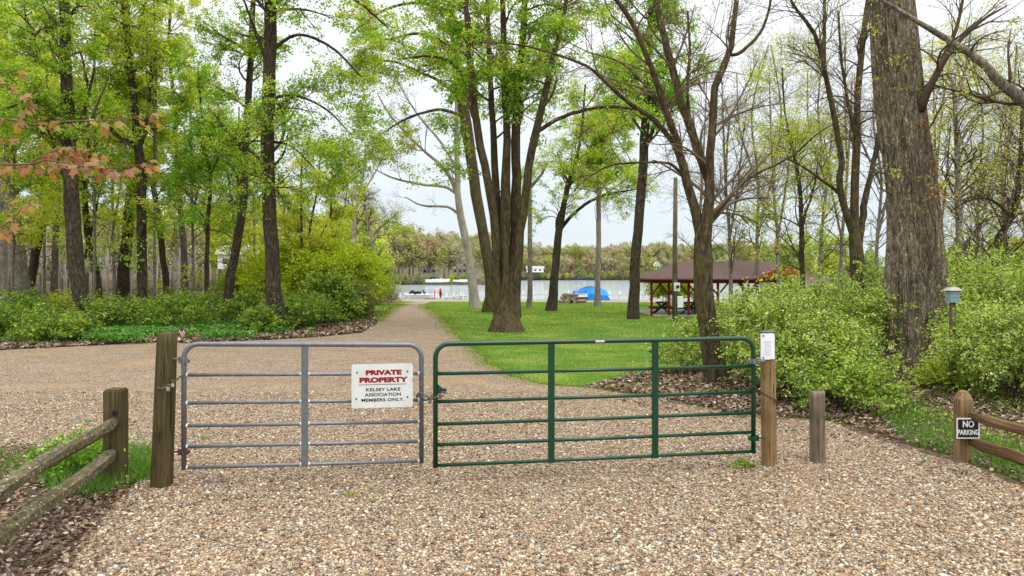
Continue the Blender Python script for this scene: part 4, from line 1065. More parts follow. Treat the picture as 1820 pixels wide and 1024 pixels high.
# bright yellow green thicket at the drive mouth
YG = [S(176, 190, 30), S(160, 178, 34), S(192, 200, 48), S(146, 168, 40)]
for i, (px, Y, w, h, lab) in enumerate([(520, 46, 4.6, 4.0, 'bright yellow green thicket bush seen right of the thick straight trunk'), (575, 44, 4.0, 3.7, 'bright yellow green bush in the middle of the thicket'), (612, 46, 3.2, 4.3, 'tallest bright yellow green bush of the thicket'),
                                        (638, 50, 2.6, 4.3, 'bright yellow green bush nearest the drive and lake'), (580, 38, 2.2, 2.0, 'olive green bush in front of the bright thicket'), (618, 41, 1.6, 1.3, 'brown twiggy bush at the thicket foot by the grass verge'),
                                        (470, 50, 4.6, 4.2, 'bright green bush far behind the thick straight trunk'), (668, 66, 2.4, 3.9, 'pale silvery green bush at the lake edge left of the docks')]):
    B(lab, px, Y, w, h, seed=90 + i, sprays=1900, m=12, leaf=.12, pal=[YG, YG, YG, YG, UNDER, [S(120, 104, 70), S(104, 110, 52)], YG, [S(168, 184, 122), S(150, 170, 100)]][i], bloom=0, spray=.8, clumps=80, stems=30)
# brush by the lake left of the drive
B('brown leafless brush heap at the lake end of the grass verge', 676, 74, 3.0, 1.0, seed=99, sprays=500, m=6, leaf=.1, pal=[S(132, 104, 84), S(110, 88, 70)], bloom=0, spray=.8)
B('yellow shrub standing behind the pavilion posts', 1187, 62, 3.2, 2.8, seed=104, sprays=900, m=10, leaf=.14, pal=YG[:2] + UNDER[:1], bloom=0, spray=.6)

# ground cover at the wood edge
def cover():
    n = 62000
    px = rng.uniform(-80, 560, n); py = rng.uniform(566, 612, n) - np.clip((px - 250) / 300, 0, 1) * 10
    Y = np.array([gd(v) for v in py]); x = (px - CX) / F * Y
    keep = (np.sin(x * 1.7) + np.sin(Y * 1.9 + x) + np.sin(x * 4.1 + 2) * .6 + (606 - py) * .09 - np.clip((px - 300) / 100, 0, 2) * .8) > rng.uniform(-.6, 1.2, n)
    keep &= ~inside(GPTS, x, Y)
    x, Y = x[keep], Y[keep]; n = len(x)
    p = np.stack([x, Y, ground_z(x, Y) + rng.uniform(.08, .34, n)], -1)
    s = rng.uniform(.06, .16, n)
    V, Fq = leaf_quads(p, rand_unit(n) * [1, 1, .2] + [0, 0, -.1], norm(rand_unit(n) * .5 + [0, 0, 1]), s, s * .7, .25)
    stuff(put('ground_cover', MB().add(V, Fq, np.repeat(pick([S(84, 140, 56), S(104, 158, 66), S(64, 112, 40), S(130, 168, 70)], n), 4, 0)), M['leaf_bush']),
          'low bright green plants carpeting the left wood edge', 'ground cover')
cover()
# rough weeds on the right bank
def bank():
    mb = MB()
    for poly, n, hmax in ((G([(1560, 700), (1660, 690), (1900, 670), (1960, 860), (1800, 836), (1690, 800), (1600, 755)]), 11000, .2), (G([(1200, 690), (1290, 690), (1330, 716), (1230, 715)]), 500, .08)):
        A = np.array([[q[0], q[1]] for q in poly]); lo, hi = A.min(0), A.max(0)
        x = rng.uniform(lo[0], hi[0], n * 3); y = rng.uniform(lo[1], hi[1], n * 3)
        k = inside(poly, x, y) & ((np.sin(x * 3.1 + 1) + np.sin(y * 4.3 + x * 2)) > rng.uniform(-.6, 1.6, n * 3)); x, y = x[k], y[k]; m = len(x)
        p = np.stack([x, y, ground_z(x, y) + rng.uniform(.03, hmax, m)], -1); s = rng.uniform(.02, .05, m)
        V, Fq = leaf_quads(p, rand_unit(m), norm(rand_unit(m) * .6 + [0, 0, 1]), s, s * .6, .2)
        mb.add(V, Fq, np.repeat(pick(UNDER + HONEY[:2], m), 4, 0))
    stuff(put('bank_weeds', mb, M['leaf_bush']), 'small leafy weeds growing through the dead leaves on the right bank', 'weeds')
bank()
# ------------------------------------------------------------------ gates, posts, fences, signs
M['galv'] = plain('galvanised', S(116, 118, 122), 0.42, 0.5, 0.35, var=.22, scale=18)
M['green'] = plain('green_paint', S(6, 62, 38), 0.3, 0.5, 0.0, var=.12, scale=6)
M['steel'] = plain('steel', S(120, 118, 116), 0.4, 0.5, 0.8, var=.3, scale=60)
M['rust'] = plain('rusty_steel', S(92, 70, 58), 0.7, 0.4, 0.4, var=.4, scale=60)
M['brass'] = plain('brass_lock', S(190, 184, 165), 0.35, 0.5, 0.6, var=.2, scale=40)
M['post_old'] = wood_mat('post_old', S(50, 42, 28), S(82, 70, 46), S(110, 96, 66), moss=S(76, 76, 38))
M['post_new'] = wood_mat('post_new', S(98, 78, 52), S(136, 112, 78), S(162, 138, 102))
M['post_grey'] = wood_mat('post_grey', S(72, 62, 50), S(116, 104, 88), S(148, 136, 118))
M['rail_old'] = wood_mat('rail_old', S(58, 50, 36), S(98, 86, 62), S(130, 118, 90), moss=S(84, 88, 48), horizontal='y', lichen=True)
M['rail_new'] = wood_mat('rail_new', S(74, 54, 36), S(110, 86, 60), S(140, 114, 84), horizontal='y')
M['white_sign'] = plain('white_sign', S(216, 220, 216), 0.5, 0.4, 0, var=.14, scale=5)
M['red_ink'] = plain('red_ink', S(150, 8, 20), 0.6, 0.3, 0, var=.08)
M['black_ink'] = plain('black_ink', S(26, 26, 28), 0.6, 0.3, 0, var=.1)
M['paper'] = plain('paper', S(232, 234, 240), 0.7, 0.2, 0, var=.03, scale=5)

def scuffs(mat, col, lo, hi, scale):
    n = mat.node_tree; b = n.nodes['Principled BSDF']; src = b.inputs['Base Color'].links[0].from_socket
    nz = nnode(n, 'ShaderNodeTexNoise', Scale=scale, Detail=8.0, Roughness=0.75); n.links.new(coords(n), nz.inputs[0])
    n.links.new(mixc(n, cramp(n, nz.outputs[0], [(lo, (0, 0, 0)), (hi, (.8, .8, .8))]), src, col), b.inputs['Base Color'])
scuffs(M['green'], S(96, 84, 62), .66, .74, 9.0)
scuffs(M['galv'], S(96, 82, 70), .62, .72, 12.0)
scuffs(M['white_sign'], S(150, 148, 120), .56, .72, 5.0)
def rounded(A, B, z0, z1, rad, n=8):
    """bent outer tube: up from A, round the corner, across, round, down to B"""
    A = np.array(A); B = np.array(B); d = norm(B[:2] - A[:2]); D = np.array([d[0], d[1], 0])
    za0, za1 = z0[0], z1[0]; zb0, zb1 = z0[1], z1[1]
    pts = [np.array([A[0], A[1], za0]), np.array([A[0], A[1], za1 - rad])]
    for i in range(1, n + 1):
        t = i / n * math.pi / 2
        pts.append(np.array([A[0], A[1], za1 - rad]) + D * rad * (1 - math.cos(t)) + np.array([0, 0, rad * math.sin(t)]))
    for i in range(0, n + 1):
        t = i / n * math.pi / 2
        pts.append(np.array([B[0], B[1], zb1 - rad]) - D * rad * (1 - math.sin(t)) + np.array([0, 0, rad * math.cos(t)]))
    pts.append(np.array([B[0], B[1], zb0]))
    return np.array(pts)

def gate(label, A, Bp, z0, z1, mat, uprights, rails, tube_r=.026, rail_r=.019, weld=False):
    root = thing('tube_gate', label, 'gate', (A[0], A[1], 0))
    fr = MB(); fr.tube(rounded(A, Bp, z0, z1, .14), tube_r, 14)
    put('frame', fr, mat, root, smooth=True)
    A = np.array(A); Bp = np.array(Bp)
    d = norm(Bp - A); nrm = np.array([d[1], -d[0]])      # towards the viewer
    at = lambda s, k: np.array([*(A + (Bp - A) * s), (z0[0] * (1 - s) + z0[1] * s) * (1 - k) + (z1[0] * (1 - s) + z1[1] * s) * k])
    H = (z1[0] - z0[0])
    for q in rails:
        k = (q + .02) / H
        put('rail', MB().tube([at(.002, k), at(.5, k - .002), at(.998, k)], rail_r, 12), mat, root, smooth=True)
    for s in uprights:
        a = at(s, -.02 + .02); b = at(s, 1.0) - np.array([0, 0, .02])
        m = MB(); off = np.array([nrm[0], nrm[1], 0]) * (rail_r + .006)
        dd = np.array([d[0], d[1], 0])
        # channel: flat web with two short flanges folded back
        for (c, w_, t_) in ((off, .068, .006), (off * .6 + dd * .032, .006, .022), (off * .6 - dd * .032, .006, .022)):
            p0, p1 = a + c, b + c
            v = []
            for p in (p0, p1):
                for i, j in ((-1, -1), (1, -1), (1, 1), (-1, 1)):
                    v.append(p + dd * i * w_ / 2 + np.array([nrm[0], nrm[1], 0]) * j * t_ / 2)
            m.add(v, [[0, 3, 2, 1], [4, 5, 6, 7], [0, 1, 5, 4], [1, 2, 6, 5], [2, 3, 7, 6], [3, 0, 4, 7]])
        put('upright', m, mat, root)
    if weld:
        m = MB()
        for q in rails:
            k = (q + .02) / H
            for s in (.012, .988, uprights[0] - .017, uprights[0] + .017):
                c = at(s, k); m.tube([c - [d[0] * .012, d[1] * .012, 0], c, c + [d[0] * .012, d[1] * .012, 0]], [rail_r * .9, rail_r * 1.22, rail_r * .9], 10)
        put('weld', m, M['white_sign'], root, smooth=True)
    return root, at, d, nrm

RAILS = [0.0, .215, .43, .665, .955]
GA = P(327, 0, 7.42)[:2]; GB = P(749, 0, 7.80)[:2]
gray, at1, d1, n1_ = gate('grey galvanised tube gate carrying the private property sign', GA, GB, (.185, .155), (1.475, 1.435), M['galv'], [.497], RAILS, weld=True)
HA = P(774, 0, 7.50)[:2]; HB = P(1339, 0, 8.12)[:2]
green, at2, d2, n2_ = gate('dark green painted tube gate with two uprights', HA, HB, (.185, .18), (1.47, 1.475), M['green'], [.345, .672], RAILS)

def hinge(parent, p, towards, mat, k=1.0):
    m = MB(); p = np.array(p); t = np.array(towards); dr = norm(t - p)
    m.tube([p - [0, 0, .028], p + [0, 0, .028]], .036 * k, 12)
    m.tube([p + [0, 0, .004], p + dr * (np.linalg.norm(t - p))], .010, 8)
    m.tube([p + dr * .05 - [0, 0, .03], p + dr * .05 + [0, 0, .03]], .015, 8)
    m.box(p - dr * .045 + [0, -.01, 0], (.03, .05, .035))
    m.tube([p + [-.02, -.05, .0], p + [-.02, .05, 0]], .007, 6)
    put('hinge', m, mat, parent)
hinge(gray, at1(0, .87), at1(0, .87) + [-.20, .02, .03], M['galv'])
hinge(gray, at1(0, .14), at1(0, .14) + [-.20, .02, -.01], M['rust'])
hinge(green, at2(1, .80), at2(1, .80) + [.13, .0, .0], M['galv'])
hinge(green, at2(1, .13), at2(1, .13) + [.13, .0, .0], M['green'])
# chain latch plate on the green gate and worn maker's plate on its top rail
m = MB(); lp = at2(0, .60)
m.add([lp + [.026, -.02, .0], lp + [.026, -.02, .10], lp + [.075, -.02, .055], lp + [.125, -.02, .045], lp + [.10, -.02, .0],
       lp + [.026, -.008, .0], lp + [.026, -.008, .10], lp + [.075, -.008, .055], lp + [.125, -.008, .045], lp + [.10, -.008, .0]],
      [np.array([[0, 1, 2, 3, 4], [9, 8, 7, 6, 5]]), np.array([[0, 5, 6, 1], [1, 6, 7, 2], [2, 7, 8, 3], [3, 8, 9, 4], [4, 9, 5, 0]])])
put('latch_plate', m, M['green'], green)
p0 = at2(.497, 1.0) + np.array([0, -.0268, 0])
m = MB(); m.box(p0, (.10, .003, .020), rz=math.atan2(d2[1], d2[0])); put('sticker', m, M['white_sign'], green)

def round_post(name, label, cat, px0, py0, px1, py1, Y, w0, w1, mat, seed, sides=20, crack=0.0, square=0.0, group=None, chip=0.0):
    r = np.random.default_rng(seed)
    a = P(px0, py0, Y); b = P(px1, py1, Y); a[2] = -.15
    K = 18; sp = np.array([a + (b - a) * t for t in np.linspace(0, 1, K)])
    th = np.arange(sides) / sides * 2 * np.pi
    V = []
    ph = r.random(3) * 6.28
    for i, q in enumerate(sp):
        t = i / (K - 1); R = (w0 * (1 - t) + w1 * t) / 2 / F * Y
        sq = 1 / np.maximum(np.abs(np.cos(th + .3)), np.abs(np.sin(th + .3)))
        RR = R * ((1 - square) + square * sq * .93)
        RR = RR * (1 + .02 * np.sin(th * 3 + ph[0] + t * 2) + .012 * np.sin(th * 7 + ph[1] + t * 5) - crack * np.exp(-((np.sin((th - ph[2]) / 2)) / .06) ** 2) - crack * .7 * np.exp(-((np.sin((th + 1.9) / 2)) / .05) ** 2))
        z = np.full(sides, q[2])
        if i == K - 1: z = z + chip * np.sin(th * 2 + ph[1]) - 0.004
        V.append(np.stack([q[0] + np.cos(th) * RR, q[1] + np.sin(th) * RR, z], -1))
    V.append(V[-1] * [1, 1, 1] * 0 + (V[-1] - b) * [.9, .9, 1] + b + [0, 0, .006])
    V = np.concatenate(V); K2 = K + 1
    k = np.arange(K2 - 1)[:, None] * sides; i = np.arange(sides)[None]; j = (i + 1) % sides
    Fq = np.stack([k + i, k + j, k + sides + j, k + sides + i], -1).reshape(-1, 4)
    mb = MB().add(V, [Fq, np.array([[(K2 - 1) * sides + q for q in range(sides)]])])
    o = put(name, mb, mat, smooth=False, loc=(a[0], a[1], 0))
    me = o.data
    me.polygons.foreach_set('use_smooth', [len(p.vertices) == 4 for p in me.polygons])
    tag(o, label, cat, group)
    return o, b
_, ltop = round_post('gate_post', 'mossy old wooden post holding the grey gate, small flag on top', 'post', 287, 865, 297, 592, 7.45, 35, 31, M['post_old'], 1, square=.55, crack=.03)
_, rtop = round_post('gate_post', 'tan round wooden post holding the green gate, white notice on it', 'post', 1367, 827, 1364, 592, 8.28, 27, 25, M['post_new'], 2, crack=.05)
round_post('short_post', 'short weathered grey post standing alone right of the green gate', 'post', 1453, 824, 1452, 696, 8.38, 27, 26, M['post_grey'], 3, crack=.13, chip=.012)

# left and right split rail fences
def rail(mb, a, b, w, h, r, K=16, sides=7):
    a = np.array(a, float); b = np.array(b, float); d = norm(b - a); s = norm(np.cross(d, [0, 0, 1.0])); u = np.cross(s, d)
    V = []; ph = r.random(6) * 6.28
    for i in range(K):
        t = i / (K - 1); q = a + (b - a) * t; th = np.arange(sides) / sides * 2 * np.pi
        tap = min(1, .45 + min(t, 1 - t) * 9)
        R = 1 + .10 * np.sin(th * 2 + ph[0] + t * 2) + .08 * np.sin(th * 3 + ph[1] - t * 3) + .03 * r.normal(0, 1, sides)
        q = q + u * .012 * math.sin(t * 7 + ph[2]) + s * .01 * math.sin(t * 5 + ph[3])
        V.append(q + s * (np.cos(th) * R * w / 2 * tap)[:, None] + u * (np.sin(th) * R * h / 2 * tap)[:, None])
    V = np.concatenate(V); k = np.arange(K - 1)[:, None] * sides; i = np.arange(sides)[None]; j = (i + 1) % sides
    mb.add(V, [np.stack([k + i, k + j, k + sides + j, k + sides + i], -1).reshape(-1, 4), np.array([list(range(sides))[::-1], [(K - 1) * sides + q for q in range(sides)]])])
    return mb
def fence_post(px, Y, w, ztop, x=None, pointed=False, depth=None):
    x = (px - CX) / F * Y if x is None else x; m = MB(); d = depth or w
    if pointed:
        z0 = ztop - .10
        m.box((x, Y, (z0 - .2) / 2), (w, d, z0 + .2))
        v = [[x + i * w * k / 2, Y + j * d * k / 2, z] for z, k in ((z0, .97), (ztop, .5)) for i, j in ((-1, -1), (1, -1), (1, 1), (-1, 1))]
        m.add(v, [[4, 5, 6, 7], [0, 1, 5, 4], [1, 2, 6, 5], [2, 3, 7, 6], [3, 0, 4, 7]])
    else:
        m.box((x, Y, (ztop - .2) / 2), (w, d, ztop + .2))
        m.box((x, Y, ztop + .006), (w * .88, d * .88, .014))
    return m
def bevel(o, w=.012):
    b = o.modifiers.new('bevel', 'BEVEL'); b.width = w; b.segments = 2; b.limit_method = 'ANGLE'; return o
r9 = np.random.default_rng(9)
fl = thing('rail_fence', 'lichen covered split rail fence running down the left side', 'fence', (-4.18, 7.6, 0))
bevel(put('post', fence_post(206, 7.62, .178, .975), M['post_old'], fl))
bevel(put('post', fence_post(0, 4.55, .178, .95, x=-3.42), M['post_old'], fl))
m = MB(); m.tube([[-4.155, 7.524, .745], [-4.155, 7.527, .745]], .028, 12); put('mortise', m, M['black_ink'], fl)
put('rail', rail(MB(), (-4.16, 7.56, .665), (-3.46, 4.5, .675), .105, .125, r9), M['rail_old'], fl)
put('rail', rail(MB(), (-4.17, 7.56, .335), (-3.47, 4.5, .345), .12, .145, r9), M['rail_old'], fl)
fr_ = thing('rail_fence', 'brown split rail fence at the right side behind the no parking sign', 'fence', (5.3, 8.45, 0))
bevel(put('post', fence_post(1712, 8.46, .155, .83, pointed=True), M['post_new'], fr_))
bevel(put('post', fence_post(0, 5.6, .155, .8, x=5.36, pointed=True), M['post_new'], fr_))
put('rail', rail(MB(), (5.33, 8.42, .565), (5.40, 5.6, .56), .05, .12, r9), M['rail_new'], fr_)
put('rail', rail(MB(), (5.33, 8.42, .25), (5.40, 5.6, .26), .06, .13, r9), M['rail_new'], fr_)

# lettering
def text(body, size, sx, offset, mat, parent, loc, rz, name='lettering', ext=.0006, ry=0, spacing=1.0):
    c = bpy.data.curves.new(name, 'FONT'); c.body = body; c.size = size; c.offset = offset; c.extrude = ext
    c.align_x = 'CENTER'; c.align_y = 'CENTER'; c.space_character = spacing
    o = bpy.data.objects.new(name, c); COL.objects.link(o); c.materials.append(mat)
    me = bpy.data.meshes.new_from_object(o.evaluated_get(bpy.context.evaluated_depsgraph_get())); bpy.data.objects.remove(o)
    me.name = name
    if not me.materials: me.materials.append(mat)
    o = bpy.data.objects.new(name, me); COL.objects.link(o)
    o.parent = parent; o.location = loc; o.scale = (sx, 1, 1); o.rotation_euler = (math.radians(90), ry, rz)
    return o

def rounded_plate(mb, w, h, t, rad, n=5):
    pts = []
    for cx_, cz_, a0 in ((w / 2 - rad, h / 2 - rad, 0), (-w / 2 + rad, h / 2 - rad, 90), (-w / 2 + rad, -h / 2 + rad, 180), (w / 2 - rad, -h / 2 + rad, 270)):
        for i in range(n + 1):
            a = math.radians(a0 + 90 * i / n); pts.append((cx_ + rad * math.cos(a), cz_ + rad * math.sin(a)))
    k = len(pts)
    V = [[x, -t / 2, z] for x, z in pts] + [[x, t / 2, z] for x, z in pts]
    return mb.add(V, [np.array([list(range(k))]), np.array([list(range(k, 2 * k))[::-1]]), np.array([[i, i + k, (i + 1) % k + k, (i + 1) % k] for i in range(k)])])

# sign on the grey gate
sc_ = P(681, 684.5, 7.66); SZ = math.atan2(d1[1], d1[0])
sg = thing('warning_sign', 'white sign with red PRIVATE PROPERTY lettering bolted to the grey gate', 'sign', (sc_[0], sc_[1] - .045, sc_[2]))
sg.rotation_euler = (0, 0, SZ)
def local(name, mb, mat, parent):
    V, Fd, T = mb.arrays(); me = make_mesh(name, V, Fd, T); me.materials.append(mat)
    o = bpy.data.objects.new(name, me); COL.objects.link(o); o.parent = parent; return o
local('panel', rounded_plate(MB(), .638, .462, .004, .025), M['white_sign'], sg)
text('PRIVATE', .066, 1.48, .0042, M['red_ink'], sg, (.012, -.0035, .138), 0, spacing=1.02)
text('PROPERTY', .069, 1.48, .0042, M['red_ink'], sg, (.008, -.0035, .060), 0, spacing=1.02)
local('rule', MB().box((.005, -.0035, .014), (.50, .0012, .0045)), M['black_ink'], sg)
text('KELSEY LAKE', .046, 1.26, .0010, M['black_ink'], sg, (.008, -.0035, -.040), 0, spacing=1.08)
text('ASSOCIATION', .046, 1.22, .0010, M['black_ink'], sg, (.008, -.0035, -.094), 0, spacing=1.05)
text('MEMBERS ONLY.', .046, 1.26, .0010, M['black_ink'], sg, (.004, -.0035, -.150), 0, spacing=1.06)
for bx_, bz_ in ((-.262, .145), (.262, .148), (-.27, -.132), (.262, -.125)):
    local('bolt', MB().tube([[bx_, -.0075, bz_], [bx_, -.002, bz_]], .0085, 10), M['black_ink'], sg)

# no parking sign on the right fence post
np_ = thing('parking_sign', 'black and white NO PARKING sign in a worn white frame', 'sign', (*P(1719.5, 761, 8.33)[:2], P(0, 761, 8.33)[2]))
local('board', MB().box((0, 0, 0), (.285, .016, .255)), M['rail_new'], np_)
local('frame', rounded_plate(MB(), .268, .238, .004, .008).box((0, -.003, 0), (0.001, .001, .001)), M['white_sign'], np_).location = (0, -.0105, 0)
local('panel', MB().box((0, -.0142, 0), (.236, .003, .206)), M['black_ink'], np_)
text('NO', .100, .85, .0035, M['white_sign'], np_, (0, -.0165, .046), 0)
text('PARKING', .082, .73, .0022, M['white_sign'], np_, (0, -.0165, -.048), 0)
# notice on the tan post
nt_ = thing('paper_notice', 'white paper notice stapled to the top of the tan gate post', 'notice', (*P(1365, 0, 8.185)[:2], P(0, 616, 8.185)[2]))
local('sheet', MB().add([[x, .012 * (abs(x) / .08) ** 2, z + (.004 if x > 0 else 0)] for z in (-.148, .148) for x in (-.08, -.04, 0, .04, .08)],
                        np.array([[i, i + 1, i + 6, i + 5] for i in range(4)])), M['paper'], nt_)
m = MB()
for k in range(11):
    m.box((-.002, .0, .06 - k * .016), (.085 - (k % 3) * .012, .0012, .0022))
m_ = local('print', m, plain('faint_print', S(176, 180, 192), .7, .2, 0, var=.05), nt_); m_.location = (0, -.0012, 0)
for tz in (.122, -.128): local('tack', MB().tube([[-.052, -.002, tz], [-.052, .004, tz]], .009, 8), M['rust'], nt_)
m = MB(); m.box((*rtop[:2], rtop[2] + .012), (.172, .18, .018)); put('post_cap', m, M['steel'], nt_)

# chains
def chain(label, pts, mat, link=.034, wire=.0042, sag=True, lock=None, name='chain', locks=1):
    sp = spline(np.array(pts, float), 60)
    s = np.concatenate([[0], np.cumsum(np.linalg.norm(np.diff(sp, axis=0), axis=1))]); n = max(3, int(s[-1] / (link * .74)))
    root = thing(name, label, 'chain', sp[0])
    mb = MB()
    for i in range(n):
        t = (i + .5) / n * s[-1]; c = np.array([np.interp(t, s, sp[:, k]) for k in range(3)])
        c2 = np.array([np.interp(min(t + .01, s[-1]), s, sp[:, k]) for k in range(3)]); d = norm(c2 - c + 1e-6)
        ref = np.array([0, -1, .3]); sd = norm(np.cross(d, ref)); u2 = norm(np.cross(sd, d))
        if i % 2: sd = u2
        th = np.linspace(0, 2 * np.pi, 13)
        path = np.array([c + d * (math.cos(a) * link / 2) + sd * (math.sin(a) * link * .30) for a in th])
        mb.tube(path, wire, 5, cap=False)
    put('links', mb, mat, root, smooth=True)
    for lk in (lock or []):
        q = np.array(lk[0], float); w, h = lk[1]
        m2 = MB(); m2.box(q, (w, .022, h), rz=lk[2])
        o = bevel(put('padlock', m2, M['brass'], root), .004)
        th = np.linspace(0, np.pi, 10)
        m3 = MB().tube(np.array([q + [math.cos(a) * w * .3, 0, h / 2 + math.sin(a) * .028 + .006] for a in th]), .0045, 6)
        put('shackle', m3, M['steel'], o, smooth=True)
    return root
C = lambda px, py, Y: P(px, py, Y)
chain('steel chain with padlock tying the two gates together in the middle', [C(740, 706, 7.90), C(744, 699, 7.74), C(752, 700, 7.70), C(760, 705, 7.6), C(768, 708, 7.47), C(778, 704, 7.44), C(786, 698, 7.42), C(792, 697, 7.46)], M['steel'], lock=[(C(763, 714, 7.55), (.045, .035), .5)])
chain('loose rusty second loop of chain behind the middle chain', [C(742, 702, 7.9), C(750, 709, 7.75), C(760, 711, 7.65), C(770, 703, 7.6), C(779, 708, 7.6), C(788, 702, 7.58)], M['rust'])
chain('thin chain with two small padlocks around the mossy left post', [C(277, 690, 7.55), C(281, 690, 7.34), C(290, 690, 7.30), C(300, 687, 7.32), C(309, 680, 7.38), C(322, 668, 7.36), C(329, 662, 7.40)], M['steel'], link=.03, wire=.0036,
      lock=[(C(299, 692, 7.27), (.032, .036), 0), (C(307, 685, 7.29), (.030, .034), .2)])
chain('twisted chain slung from the green gate around the tan post', [C(1332, 684, 8.05), C(1342, 689, 8.08), C(1352, 697, 8.14), C(1360, 702, 8.155), C(1370, 707, 8.155), C(1379, 712, 8.19), C(1384, 719, 8.30)], M['rust'], link=.036, wire=.0048)
# small flag on the left post
fg = thing('small_flag', 'tiny faded striped flag on a leaning stick atop the left post', 'flag', ltop)
put('stick', MB().tube([ltop + [-.03, 0, -.02], C(318, 587, 7.45), C(329, 575, 7.45)], .0035, 6), M['twig'], fg)
mred = plain('flag_red', S(150, 70, 66), .8, .2, 0); mwh = plain('flag_white', S(220, 214, 206), .8, .2, 0); mbl = plain('flag_blue', S(64, 66, 88), .8, .2, 0)
a0, b0, c0, e0 = C(316, 588, 7.45), C(325, 580, 7.45), C(330, 592, 7.44), C(323, 601, 7.46)
for k in range(7):
    t0_, t1_ = k / 7, (k + 1) / 7
    v = [a0 + (b0 - a0) * t0_, a0 + (b0 - a0) * t1_, e0 + (c0 - e0) * t1_, e0 + (c0 - e0) * t0_]
    v = v + [q + [0, .002, 0] for q in v]
    put('stripe', MB().add(v, [[0, 1, 2, 3], [7, 6, 5, 4], [0, 4, 5, 1], [2, 6, 7, 3], [1, 5, 6, 2], [3, 7, 4, 0]]), (mred, mwh)[k % 2], fg)
v = [a0 + (b0 - a0) * .45, b0, b0 + (c0 - b0) * .42, a0 + (b0 - a0) * .45 + (e0 - a0) * .42]
v = [q - [0, .003, 0] for q in v]; v = v + [q - [0, .002, 0] for q in v]
put('canton', MB().add(v, [[0, 1, 2, 3], [7, 6, 5, 4], [0, 4, 5, 1], [2, 6, 7, 3], [1, 5, 6, 2], [3, 7, 4, 0]]), mbl, fg)

# ------------------------------------------------------------------ pavilion, pole, picnic tables, boats, docks
M['red_wood'] = plain('red_wood', S(112, 36, 30), .8, .2, 0, var=.25, scale=5)
M['roof'] = plain('shingles', S(104, 86, 80), .95, .1, 0, var=.35, scale=7, bmp=.03)
M['orange'] = plain('orange_gable', S(170, 84, 56), .85, .2, 0, var=.3, scale=4)
M['concrete'] = plain('concrete', S(176, 166, 152), .9, .2, 0, var=.15, scale=3)
M['table_green'] = plain('table_green', S(40, 56, 46), .7, .3, 0, var=.2)
M['pole'] = wood_mat('pole_wood', S(70, 60, 48), S(108, 96, 80), S(136, 122, 104))
M['white'] = plain('white_paint', S(226, 228, 232), .5, .4, 0, var=.06)
M['tarp'] = plain('blue_tarp', S(30, 130, 222), .55, .4, 0, var=.22, scale=1.6, bmp=.06)
M['navy'] = plain('navy_canvas', S(56, 60, 92), .8, .2, 0, var=.15)
M['kayak'] = plain('red_hull', S(224, 62, 40), .4, .5, 0, var=.1)
M['dockwood'] = plain('dock_wood', S(170, 164, 156), .85, .2, 0, var=.2, scale=3)
M['logs'] = plain('cut_logs', S(148, 130, 118), .9, .15, 0, var=.4, scale=6)
M['bluegrey'] = plain('bluegrey_paint', S(128, 152, 158), .7, .3, 0, var=.15)

PY = 44.0
pv = thing('pavilion', 'open picnic pavilion with brown hipped roof and red posts', 'pavilion', (*P(1158, 0, PY)[:2], ground_z(8, PY)))
zg = float(ground_z(8, PY)); pxw = lambda px, Y: (px - CX) / F * Y
ze = CAMH - (501 - HOR) / F * PY            # eave height
for px, dy in ((1158, 0), (1189, 0), (1224, 0), (1276, 0), (1330, 0), (1385, 0), (1256, 6.2), (1350, 6.2)):
    Y = PY + dy; X = pxw(px, Y) if dy == 0 else pxw(px - 20, Y)
    pm = put('post', MB().box((X, Y, (zg - .1 + ze) / 2), (.13, .13, ze - zg + .1)), M['red_wood'], pv)
    br = MB()
    for s in (-1, 1):
        if px == 1158 and s < 0: continue
        br.beam((X + s * .06, Y, ze - .75), (X + s * .62, Y, ze - .06), .07, .09)
    put('brace', br, M['red_wood'], pm)
X0, X1 = pxw(1153, PY), pxw(1410, PY); Y0, Y1 = PY - .5, PY + 7.0
put('fascia', MB().box(((X0 + X1) / 2, Y0 + .3, ze + .02), (X1 - X0 - .2, .07, .22)).box((X0 + .2, (Y0 + Y1) / 2 + .3, ze + .02), (.07, Y1 - Y0 - .6, .22)).box(((X0 + X1) / 2, Y1 - .1, ze + .02), (X1 - X0 - .2, .07, .22)), M['red_wood'], pv)
zr = ze + 1.25; e = .12; xr0 = X0 + 2.9; xr1 = X1 - .1; ym = (Y0 + Y1) / 2
rv = [[X0, Y0, ze + e], [X1, Y0, ze + e], [X1, Y1, ze + e], [X0, Y1, ze + e], [xr0, ym, zr], [xr1, ym, zr]]
rv2 = [[a, b, c + .08] for a, b, c in rv]
fcs4 = [[0, 1, 5, 4], [2, 3, 4, 5]]; fcs3 = [[3, 0, 4], [1, 2, 5]]
put('roof', MB().add(rv2, [np.array(fcs4), np.array(fcs3)]).add(rv, [np.array([f[::-1] for f in fcs4]), np.array([f[::-1] for f in fcs3])]).add(
    [rv[i] for i in range(4)] + [rv2[i] for i in range(4)], [[0, 1, 5, 4], [1, 2, 6, 5], [2, 3, 7, 6], [3, 0, 4, 7]]), M['roof'], pv)
put('gable', MB().add([[X1 - 2.6, Y0 - .05, ze + .22], [X1 + .4, Y0 - .05, ze + .22], [X1 + .4, Y0 - .05, ze + .75], [X1 - .8, Y0 - .05, ze + .95],
                       [X1 - 2.6, Y0 + .15, ze + .22], [X1 + .4, Y0 + .15, ze + .22], [X1 + .4, Y0 + .15, ze + .75], [X1 - .8, Y0 + .15, ze + .95]],
                      [[0, 1, 2, 3], [7, 6, 5, 4], [0, 4, 5, 1], [1, 5, 6, 2], [2, 6, 7, 3], [3, 7, 4, 0]]), M['orange'], pv)
put('slab', MB().box(((X0 + X1) / 2, (PY + Y1) / 2 - .2, zg + .0), (X1 - X0 - .6, Y1 - PY, .14)), M['concrete'], pv)

